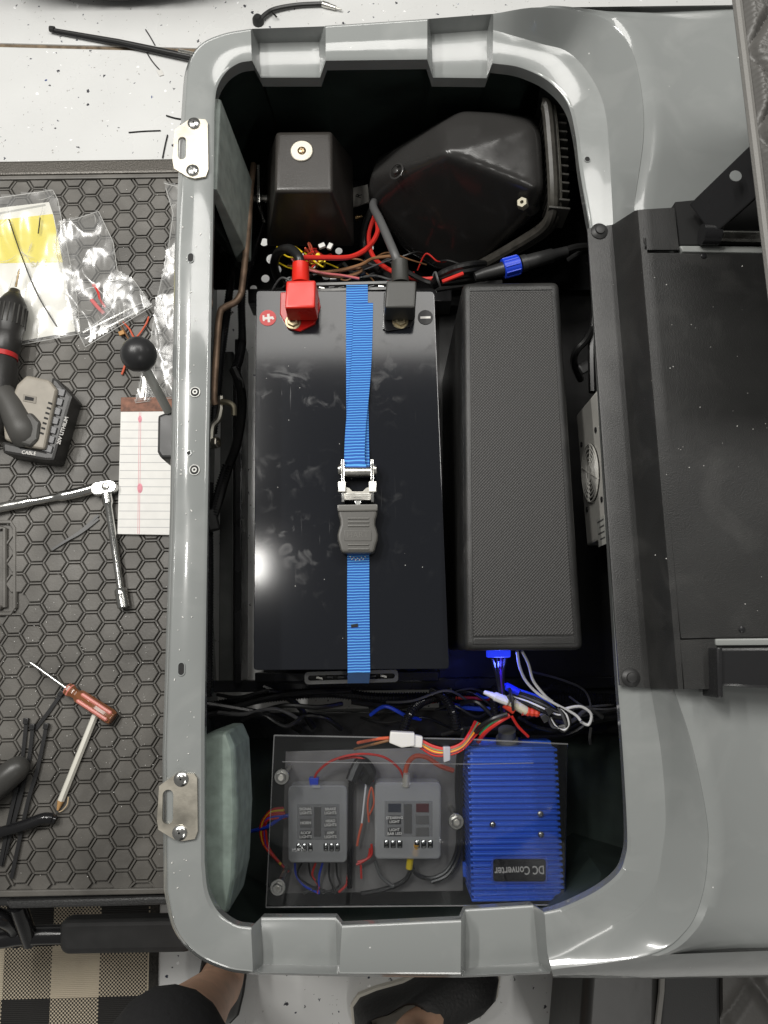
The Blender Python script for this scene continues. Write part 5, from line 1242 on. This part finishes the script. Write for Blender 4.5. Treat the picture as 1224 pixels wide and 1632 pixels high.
e2 = P(197, 968, ZH + .012); obj('socket', lathe(e1, e2 - e1, [(0, .0085), (.003, .0105), (.010, .0108), (.011, .0100), ((e2 - e1).length, .0100), ((e2 - e1).length, .0075), ((e2 - e1).length - .008, .0068)], 20), chrome, rt)

# screwdriver
sd = thing('screwdriver', 'screwdriver with a clear amber and pink striped handle', 'screwdriver', P(115, 1105, ZH))
s0, s1, s2 = P(46, 1054, ZH + .011), P(106, 1097, ZH + .011), P(181, 1146, ZH + .011); d = s1 - s0
obj('shaft', lathe(s0, d, [(0, .0016), (.008, .0034), (.014, .0028), (d.length + .004, .0028)], 12), chrome, sd)
amber = mat('amber_plastic', (.20, .075, .03), .12, coat=.4, rvar=(30, .05)); pinkh = mat('pink_plastic', (.62, .21, .17), .25)
d = s2 - s1; Lh = d.length
obj('handle', lathe(s1, d, [(0, .007), (.002, .0105), (.010, .0108), (.014, .0085), (.020, .0080), (.026, .0120), (Lh - .006, .0128), (Lh - .001, .0112), (Lh, .006)], 8), amber, sd)
a, c_, dd = basis(d); mid = (s1 + s2) / 2
b = NB(); sn = Vector((d.y, -d.x, 0)).normalized()
for off, z_ in ((.004, .0112), (-.0075, .0085)):
    p0 = s1 + d * .30 + sn * off + Z * z_; p1 = s1 + d * .95 + sn * off + Z * z_
    tube([p0, p0.lerp(p1, .04), p0.lerp(p1, .96), p1], .0034, 8, bm=b, rf=lambda i: (.0012, .0034, .0034, .0012)[i])
obj('stripe', b, pinkh, sd); obj('collar', lathe(s1 - d * .005, d, [(0, .004), (.001, .0095), (.009, .0112), (.0095, .009)], 8), pinkh, sd)

# pencil
pc = thing('pencil', 'sharpened white pencil lying under the screwdriver handle', 'pencil', P(122, 1215, ZH))
p0, p1, p2, p3 = P(152, 1139, ZH + .005), P(97, 1276, ZH + .005), P(92, 1291, ZH + .004), P(90, 1297, ZH + .0035)
obj('barrel', lathe(p0, p1 - p0, [(0, .0052), (.001, .0056), ((p1 - p0).length, .0056)], 6), mat('pencil_white', (.66, .64, .57), .4), pc)
obj('sharpened_wood', lathe(p1, p2 - p1, [(0, .0055), ((p2 - p1).length, .0018)], 12), mat('pencil_wood', (.50, .29, .12), .6), pc)
obj('lead', lathe(p2, p3 - p2, [(0, .0018), ((p3 - p2).length, .0004)], 8), greyw, pc)
obj('shaving', wire_bm([(109, 1270, ZH + .003), (107, 1282, ZH + .005), (100, 1291, ZH + .004), (94, 1294, ZH + .003)], .0009, 5), mat('shaving_wood', (.55, .42, .26), .6), pc)

# cable ties and black tools
ties = [([(98, 1105), (75, 1138), (56, 1162)], 'black cable tie pointing at the screwdriver ferrule'), ([(42, 1149), (38, 1190), (30, 1250), (10, 1360)], 'black cable tie with its head beside the dark rounded grip'),
        ([(52, 1158), (46, 1210), (30, 1280), (2, 1380)], 'black cable tie lying in the middle of the tie heap'), ([(74, 1157), (60, 1225), (44, 1280), (18, 1400)], 'long black cable tie of the heap, its head apart beside the pencil'),
        ([(26, 1258), (14, 1310), (0, 1380)], 'black cable tie beneath the curved black tool handle')]
tie_m = mat('tie_nylon', (.016, .016, .017), .38)
for k, (pts, lab) in enumerate(ties):
    t = thing('cable_tie', lab, 'cable tie', P(*pts[0], ZH), 'cable ties heaped on the mat')
    path = smooth_path([P(x, y, ZH + .002 + .001 * k) for x, y in pts], 6); obj('tail', ribbon(path, .0062, .0014, side=Vector((1, .3, 0))), tie_m, t)
    dd = path[1] - path[0]; obj('head', box(path[0] + Z * .001, (.0085, .0095, .006), math.atan2(dd.y, dd.x) + R(90), .001), tie_m, t); obj('head_slot', box(path[0] + Z * .0042, (.004, .0025, .0006), math.atan2(dd.y, dd.x) + R(90)), dark_hole, t)
tw = thing('cable_tie', 'dark plastic tie bent double beside the chrome extension bar', 'cable tie', P(120, 850, ZH), 'cable ties heaped on the mat')
for q, e in ((0, 0), (3, 3)): obj('tail', ribbon(smooth_path(pxs([(83, 876, ZH + .002), (105, 862, ZH + .003), (130, 845 + q, ZH + .003), (157, 821 + q * 2, ZH + .002)]), 6), .004, .0012, side=Vector((.5, 1, 0))), greyw, tw)
g0, g1 = P(43, 1212, ZH + .022), P(-30, 1272, ZH + .024); d = g1 - g0
tag(obj('tool_grip', lathe(g0, d, [(0, .004), (.003, .011), (.009, .0165), (.020, .0205), (.04, .022), (d.length, .0225)], 24), mat('grip_grey', (.050, .049, .046), .36, bump=(300, .1, .0006))), 'thick rounded dark grey tool grip beside the cable ties', 'tool grip')
pth = smooth_path(pxs([(-40, 1340, ZH + .012), (0, 1327, ZH + .012), (40, 1315, ZH + .013), (66, 1305, ZH + .013), (78, 1304, ZH + .012), (88, 1306, ZH + .009)]), 8)
tag(obj('bent_pry_tool', tube(pth, .009, 14, rf=lambda i: .0088 if i < 36 else .0074), blk_gloss), 'curved glossy black tool handle pointing at the pencil tip', 'tool handle')
# crumbs of white plastic swarf on the mat and rim
rr = random.Random(3)
b = NB()
for k in range(420):
    x, y = rr.uniform(0, 270), rr.uniform(290, 1420) if rr.random() < .4 else rr.uniform(960, 1240); c = P(x, y, ZH + .0004); s = rr.uniform(.0003, .0009)
    box(c, (s, s * rr.uniform(.6, 2.5), s * .8), rr.uniform(0, 3), bm=b)
for k in range(60):
    y = rr.uniform(250, 1500); x = rr.uniform(290, 325) - (y - 300) * .018; c = P(x, y, ZR + .0006); s = rr.uniform(.0004, .0010)
    box(c, (s, s * rr.uniform(.8, 3), s), rr.uniform(0, 3), bm=b)
for k in range(34):
    x, y = rr.uniform(1000, 1224), rr.uniform(420, 1000); c = P(x + (y - 400) * .08, y, ZC + .0184); s = rr.uniform(.0003, .0008)
    box(c, (s, s * rr.uniform(.8, 2), s), rr.uniform(0, 3), bm=b)
tag(obj('swarf', b, mat('swarf_white', (.72, .71, .68), .5)), 'tiny pale drilling crumbs scattered over the mat and rim', 'swarf', kind='stuff')

# ================================================================== things on the garage floor
an = thing('antenna', 'pair of long black antenna rods lying across the floor joint', 'antenna', P(190, 68, 0))
obj('rod', tube(pxs([(81, 47, .010), (190, 66, .012), (330, 96, .014)]), .0075, 12, rf=lambda i: (.0042, .0052, .0066)[i]), blk, an); obj('rod', tube(pxs([(84, 50, .008), (200, 73, .008), (330, 101, .010)]), .0035, 10), blk_gloss, an)
obj('tip_cap', lathe(P(79, 46, .010), P(190, 66, .012) - P(81, 47, .010), [(0, .004), (.001, .0068), (.012, .0075)], 12), blk_rub, an); obj('ferrule', tube(pxs([(285, 83, .014), (330, 93, .015)]), .007, 10), steel, an)
ca = thing('antenna_lead', 'short black lead with a steel plug lying beyond the cart body', 'lead', P(470, 15, 0))
obj('lead', wire_bm([(412, 34, .012), (424, 22, .012), (440, 14, .010), (475, 8, .008), (518, 6, .008)], .0052), blkw, ca)
q0, q1 = P(514, 6, .008), P(549, 17, .008); obj('plug', lathe(q0, q1 - q0, [(0, .0068), (.016, .0068), (.017, .0055), (.034, .0050), (.035, .0025), (.048, .002), (.05, .001)], 12), steel, ca)
obj('grommet', lathe(P(412, 36, .0), Z, [(0, .014), (.012, .013), (.020, .007)], 12), blk_rub, ca); obj('tie_stub', wire_bm([(434, 20, .012), (441, 27, .012)], .002, 6), blkw, ca)
scr = [([(232, 47), (239, 58), (247, 72)], 'thin black wire scrap above the antenna rods, beyond the joint'), ([(234, 84), (243, 98), (255, 112)], 'curved black wire scrap just under the antenna rods'), ([(205, 211), (230, 209), (256, 208)], 'straight black wire scrap lying level on the white floor'),
       ([(267, 215), (263, 232), (259, 252)], 'black wire scrap pointing at the mat edge trim'), ([(265, 184), (278, 188), (290, 190)], 'short black scrap against the upper steel latch plate')]
for k, (pts, lab) in enumerate(scr): tag(obj('wire_scrap', wire_bm([(x, y, .0022) for x, y in pts], .0018 if k > 2 else .0014, 6), blkw), lab, 'wire scrap', 'wire scraps on the garage floor')
tag(obj('paper_scrap', px_prism([(249, 112), (257, 110), (261, 119), (254, 121)], .0005, .003), white_p), 'tiny white scrap at the end of the curved wire', 'scrap')
# car wheel beyond
wc = P(200, 15, 0) + Vector((0, .10, .31)); wt = thing('car_wheel', 'black car tyre standing on the white floor beyond the antenna rods', 'wheel', (wc.x, wc.y, 0))
prof = [(-.09, .19), (-.098, .21), (-.105, .25), (-.10, .285), (-.085, .302), (-.05, .309), (0, .31), (.05, .309), (.085, .302), (.10, .285), (.105, .25), (.098, .21), (.09, .19)]
obj('tyre', lathe(wc, (0, 1, 0), prof, 56), blk_rub, wt); obj('rim', lathe(wc, (0, 1, 0), [(-.07, .19), (-.08, .188), (-.05, .17), (-.04, .06), (-.06, .05)], 40), mat('grey_alloy', (.30, .30, .30), .35, .8), wt)
for k in range(7):
    an_ = R(-130 + k * 13.5); d = Vector((math.cos(an_), 0, math.sin(an_))); obj('sidewall_mark', box(wc + d * .265 + Vector((0, -.1035, 0)), (.022, .003, .014), M=Matrix.Rotation(-(an_ + R(90)), 3, 'Y')), mat('sidewall_grey', (.06, .06, .06), .5), wt)
for k in range(48):
    an_ = 2 * math.pi * k / 48; d = Vector((math.cos(an_), 0, math.sin(an_))); obj('tread_block', box(wc + d * .309, (.006, .15, .030), M=Matrix.Rotation(-an_, 3, 'Y'), bev=.001), blk_rub, wt)

# checked rug
rug_m = mat('checked_weave', (.3, .28, .24), .85)
def rugmat(m, x0, y0, cs):
    b = bsdf(m); g = N(m, 'ShaderNodeNewGeometry'); sp = N(m, 'ShaderNodeSeparateXYZ'); LK(m, g.outputs['Position'], sp.inputs[0])
    def par(out, o, per):
        a = N(m, 'ShaderNodeMath', operation='SUBTRACT'); LK(m, out, a.inputs[0]); a.inputs[1].default_value = o
        c = N(m, 'ShaderNodeMath', operation='DIVIDE'); LK(m, a.outputs[0], c.inputs[0]); c.inputs[1].default_value = per * 2
        f = N(m, 'ShaderNodeMath', operation='FRACT'); LK(m, c.outputs[0], f.inputs[0])
        t = N(m, 'ShaderNodeMath', operation='LESS_THAN'); LK(m, f.outputs[0], t.inputs[0]); t.inputs[1].default_value = .5; return t.outputs[0]
    X, Y = par(sp.outputs[0], x0, cs), par(sp.outputs[1], y0, cs)
    ad = N(m, 'ShaderNodeMath', operation='ADD'); LK(m, sp.outputs[0], ad.inputs[0]); LK(m, sp.outputs[1], ad.inputs[1]); sb = N(m, 'ShaderNodeMath', operation='SUBTRACT'); LK(m, sp.outputs[0], sb.inputs[0]); LK(m, sp.outputs[1], sb.inputs[1])
    wa, wb = par(sp.outputs[0], 0, .0034), par(sp.outputs[1], 0, .0034)
    xr = N(m, 'ShaderNodeMath', operation='SUBTRACT'); LK(m, wa, xr.inputs[0]); LK(m, wb, xr.inputs[1]); ab = N(m, 'ShaderNodeMath', operation='ABSOLUTE'); LK(m, xr.outputs[0], ab.inputs[0])
    su = N(m, 'ShaderNodeMath', operation='ADD'); LK(m, X, su.inputs[0]); LK(m, Y, su.inputs[1])
    f1 = N(m, 'ShaderNodeMath', operation='GREATER_THAN'); LK(m, su.outputs[0], f1.inputs[0]); f1.inputs[1].default_value = 1.5
    f2 = N(m, 'ShaderNodeMath', operation='COMPARE'); LK(m, su.outputs[0], f2.inputs[0]); f2.inputs[1].default_value = 1; f2.inputs[2].default_value = .2
    k = N(m, 'ShaderNodeMath', operation='MULTIPLY'); LK(m, f2.outputs[0], k.inputs[0]); LK(m, ab.outputs[0], k.inputs[1])
    tot = N(m, 'ShaderNodeMath', operation='ADD'); LK(m, f1.outputs[0], tot.inputs[0]); LK(m, k.outputs[0], tot.inputs[1])
    mx = N(m, 'ShaderNodeMix', data_type='RGBA'); LK(m, tot.outputs[0], mx.inputs[0]); mx.inputs[6].default_value = (.018, .017, .016, 1); mx.inputs[7].default_value = (.52, .45, .34, 1)
    LK(m, mx.outputs[2], b.inputs['Base Color'])
    s1 = N(m, 'ShaderNodeMath', operation='MULTIPLY'); LK(m, sp.outputs[1], s1.inputs[0]); s1.inputs[1].default_value = 2 * math.pi / .0034; sn = N(m, 'ShaderNodeMath', operation='SINE'); LK(m, s1.outputs[0], sn.inputs[0])
    bp = N(m, 'ShaderNodeBump'); bp.inputs['Strength'].default_value = .5; bp.inputs['Distance'].default_value = .0012; LK(m, sn.outputs[0], bp.inputs['Height']); LK(m, bp.outputs[0], b.inputs['Normal'])
r0, r1 = P(80, 1591, .006), P(163, 1509, .006)
rugmat(rug_m, r0.x, r0.y, (r1.x - r0.x + r1.y - r0.y) / 2)
rg = thing('rug', 'flat woven black and cream checked rug beside the step pad', 'rug', (P(100, 1560, 0).x, P(100, 1560, 0).y, 0))
re = P(240, 1560, .006).x; ry1 = P(100, 1400, .006).y; ry0 = P(100, 1800, .006).y
obj('weave', prism([(re - 1.1, ry0), (re, ry0), (re, ry1), (re - 1.1, ry1)], .0005, .006, .001), rug_m, rg)
obj('edge_binding', prism([(re - .004, ry0), (re + .014, ry0), (re + .014, ry1), (re - .004, ry1)], .0005, .0085, .003), mat('rug_edge', (.03, .028, .025), .9, var=(300, .5), bump=(300, 1, .002)), rg)

# seat cushion lying on the floor at the lower right
sf = thing('seat_backrest', 'quilted grey vinyl seat backrest lying on the floor beside the cart', 'seat', (P(1100, 1600, 0).x, P(1100, 1600, 0).y, 0))
zc = .24
b = px_prism([(937, 1500), (975, 1490), (1056, 1490), (1050, 1800), (915, 1800)], .02, zc + .006, .016, 4); obj('side_roll', b, mat('dark_vinyl', (.028, .027, .025), .35, bump=(14, .25, .004)), sf)
obj('piping', tube(pxs([(1058, 1490, zc + .008), (1054, 1580, zc + .008), (1040, 1700, zc + .008), (1030, 1800, zc + .008)]), .005, 8), mat('light_piping', (.32, .31, .29), .5), sf)
obj('flat_panel', px_prism([(1060, 1490), (1147, 1490), (1150, 1800), (1040, 1800)], .02, zc, .006, 2), mat('charcoal_panel', (.040, .040, .040), .5, bump=(400, .4, .0008)), sf)
b = NB(); gv = []
Qf = [P(1147, 1490, zc), P(1400, 1490, zc), P(1400, 1800, zc), P(1150, 1800, zc)]
for j in range(41):
    r_ = []
    for i in range(41):
        u, v = i / 40, j / 40; p = Qf[0].lerp(Qf[1], u).lerp(Qf[3].lerp(Qf[2], u), v); s1_, s2_ = u * 2.6 + v * 2.2, u * 2.6 - v * 2.2
        hh = .014 * (min(1, abs(math.sin(math.pi * s1_)) * 2) * min(1, abs(math.sin(math.pi * s2_)) * 2)) ** .6; r_.append(b.verts.new(p + Z * (hh - .004)))
    gv.append(r_)
for j in range(40):
    for i in range(40): b.faces.new((gv[j][i], gv[j][i + 1], gv[j + 1][i + 1], gv[j + 1][i]))
bd = gv[0] + [r[-1] for r in gv[1:]] + list(reversed(gv[-1][:-1])) + [r[0] for r in reversed(gv[1:-1])]; lv = [b.verts.new((v.co.x, v.co.y, .02)) for v in bd]
for k in range(len(bd)): b.faces.new((bd[k], bd[(k + 1) % len(bd)], lv[(k + 1) % len(bd)], lv[k]))
obj('quilted_panel', b, mat('grey_quilt_vinyl', (.11, .105, .098), .42, bump=(300, .3, .0008)), sf, ang=60)
obj('base_board', px_prism([(930, 1490), (1400, 1490), (1400, 1800), (905, 1800)], .0, .025), blk, sf)

# ================================================================== the person holding the camera: legs only reach into the picture
skin = mat('skin', (.62, .38, .26), .5, var=(25, .12), bump=(120, .25, .001)); bsdf(skin).inputs['Subsurface Weight'].default_value = .08
short_m = mat('black_shorts_cloth', (.012, .012, .013), .75, bump=(60, .5, .003))
pe = thing('person', 'person in black shorts standing in dark shoes at the cart side', 'person', (P(480, 1640, 0).x, P(480, 1640, 0).y, 0))
def skin_mesh(verts, edges, radii, name, m, lv=2):
    me = bpy.data.meshes.new('tmp'); me.from_pydata([tuple(v) for v in verts], edges, []); o = bpy.data.objects.new('tmp', me); COL.objects.link(o)
    md = o.modifiers.new('s', 'SKIN'); sv = me.skin_vertices[0].data
    for k, r_ in enumerate(radii): sv[k].radius = (r_, r_); sv[k].use_root = (k == 0)
    sb = o.modifiers.new('d', 'SUBSURF'); sb.levels = lv
    dg = bpy.context.evaluated_depsgraph_get(); m2_ = bpy.data.meshes.new_from_object(o.evaluated_get(dg)); b = NB(); b.from_mesh(m2_)
    bpy.data.objects.remove(o); bpy.data.meshes.remove(me); bpy.data.meshes.remove(m2_)
    return obj(name, b, m, pe, ang=180)
aL, kL = P(352, 1572, .085), P(256, 1660, .50)
aR, kR = P(652, 1648, .10), P(672, 1850, .50)
hL, hR = Vector((kL.x + .10, kL.y - .16, .90)), Vector((kR.x - .03, kR.y - .10, .90)); pel = (hL + hR) / 2 + Z * .05
tL = aL + Vector((.012, .11, -.055)); tR = aR + Vector((.09, .025, -.07))
def mid(a, b_, t, off=Vector()): return a.lerp(b_, t) + off
vs_ = [pel, hL, mid(hL, kL, .5), kL, mid(kL, aL, .35, Vector((0, -.012, 0))), mid(kL, aL, .75), aL, tL, hR, mid(hR, kR, .5), kR, mid(kR, aR, .35), mid(kR, aR, .75), aR, tR]
ed_ = [(0, 1), (1, 2), (2, 3), (3, 4), (4, 5), (5, 6), (6, 7), (0, 8), (8, 9), (9, 10), (10, 11), (11, 12), (12, 13), (13, 14)]
skin_mesh(vs_, ed_, [.13, .085, .078, .056, .060, .044, .044, .036, .085, .078, .056, .058, .042, .036, .024], 'body', skin)
sv_ = [pel, hL, mid(hL, kL, .5), mid(hL, kL, .9), kL + (aL - kL) * .16 + Vector((.0, .012, 0)), hR, mid(hR, kR, .5), mid(hR, kR, .9), kR + Vector((0, .01, -.02))]
skin_mesh(sv_, [(0, 1), (1, 2), (2, 3), (3, 4), (0, 5), (5, 6), (6, 7), (7, 8)], [.15, .105, .100, .092, .088, .105, .098, .085, .078], 'shorts', short_m)
def shoe(heel, toe, wid, upper_m, sole_m, name):
    ax = (toe - heel); ax.z = 0; L_ = ax.length; ax.normalize(); sd_ = Vector((ax.y, -ax.x, 0))
    prof = [(0, .0), (.02, .55), (.08, .78), (.2, .82), (.38, .78), (.55, .92), (.7, 1.0), (.84, .88), (.94, .6), (1, 0)]
    def outline(k, kl, z, sh=0): return [heel + ax * (L_ * (.5 + (t - .5) * kl) + sh) + sd_ * (wid / 2 * w_ * k) + Z * z for t, w_ in prof] + [heel + ax * (L_ * (.5 + (t - .5) * kl) + sh) - sd_ * (wid / 2 * w_ * k) + Z * z for t, w_ in reversed(prof[1:-1])]
    b = NB(); loft(b, [outline(.98, 1.0, .001), outline(1.05, 1.03, .008), outline(1.07, 1.035, .024), outline(1.0, 1.0, .028)])
    so = obj('shoe_sole', b, sole_m, pe)
    b = NB(); vr = loft(b, [outline(1.0, 1.0, .024), outline(1.0, .99, .040), outline(.88, .93, .058), outline(.72, .75, .072, -L_ * .07), outline(.66, .50, .086, -L_ * .17), outline(.62, .42, .094, -L_ * .20), outline(.54, .37, .090, -L_ * .20), outline(.5, .35, .06, -L_ * .20)], True, False)
    return obj(name, b, upper_m, pe, ang=60)
shoeb = mat('black_knit_shoe', (.020, .020, .020), .55, bump=(180, .6, .002)); shoeg = mat('black_leather_shoe', (.015, .015, .016), .35); 
shoe(P(346, 1618, 0), P(346, 1618, 0) + Vector((.050, .27, 0)), .105, shoeg, blk_rub, 'shoe')
hl2 = P(566, 1622, 0); shoe(hl2, hl2 + Vector((.275, .075, 0)), .108, shoeb, mat('cream_sole', (.60, .57, .50), .6), 'shoe')
for k in range(5):
    c = hl2 + Vector((.135 + .02 * k, .037 + .0055 * k, .077 - .004 * k)); obj('lace', tube(smooth_path([c + Vector((.012, -.03, -.012)), c + Vector((.004, -.01, .002)), c + Vector((-.004, .012, .001)), c + Vector((-.010, .030, -.012))], 4), .0028, 6), blk_rub, pe)
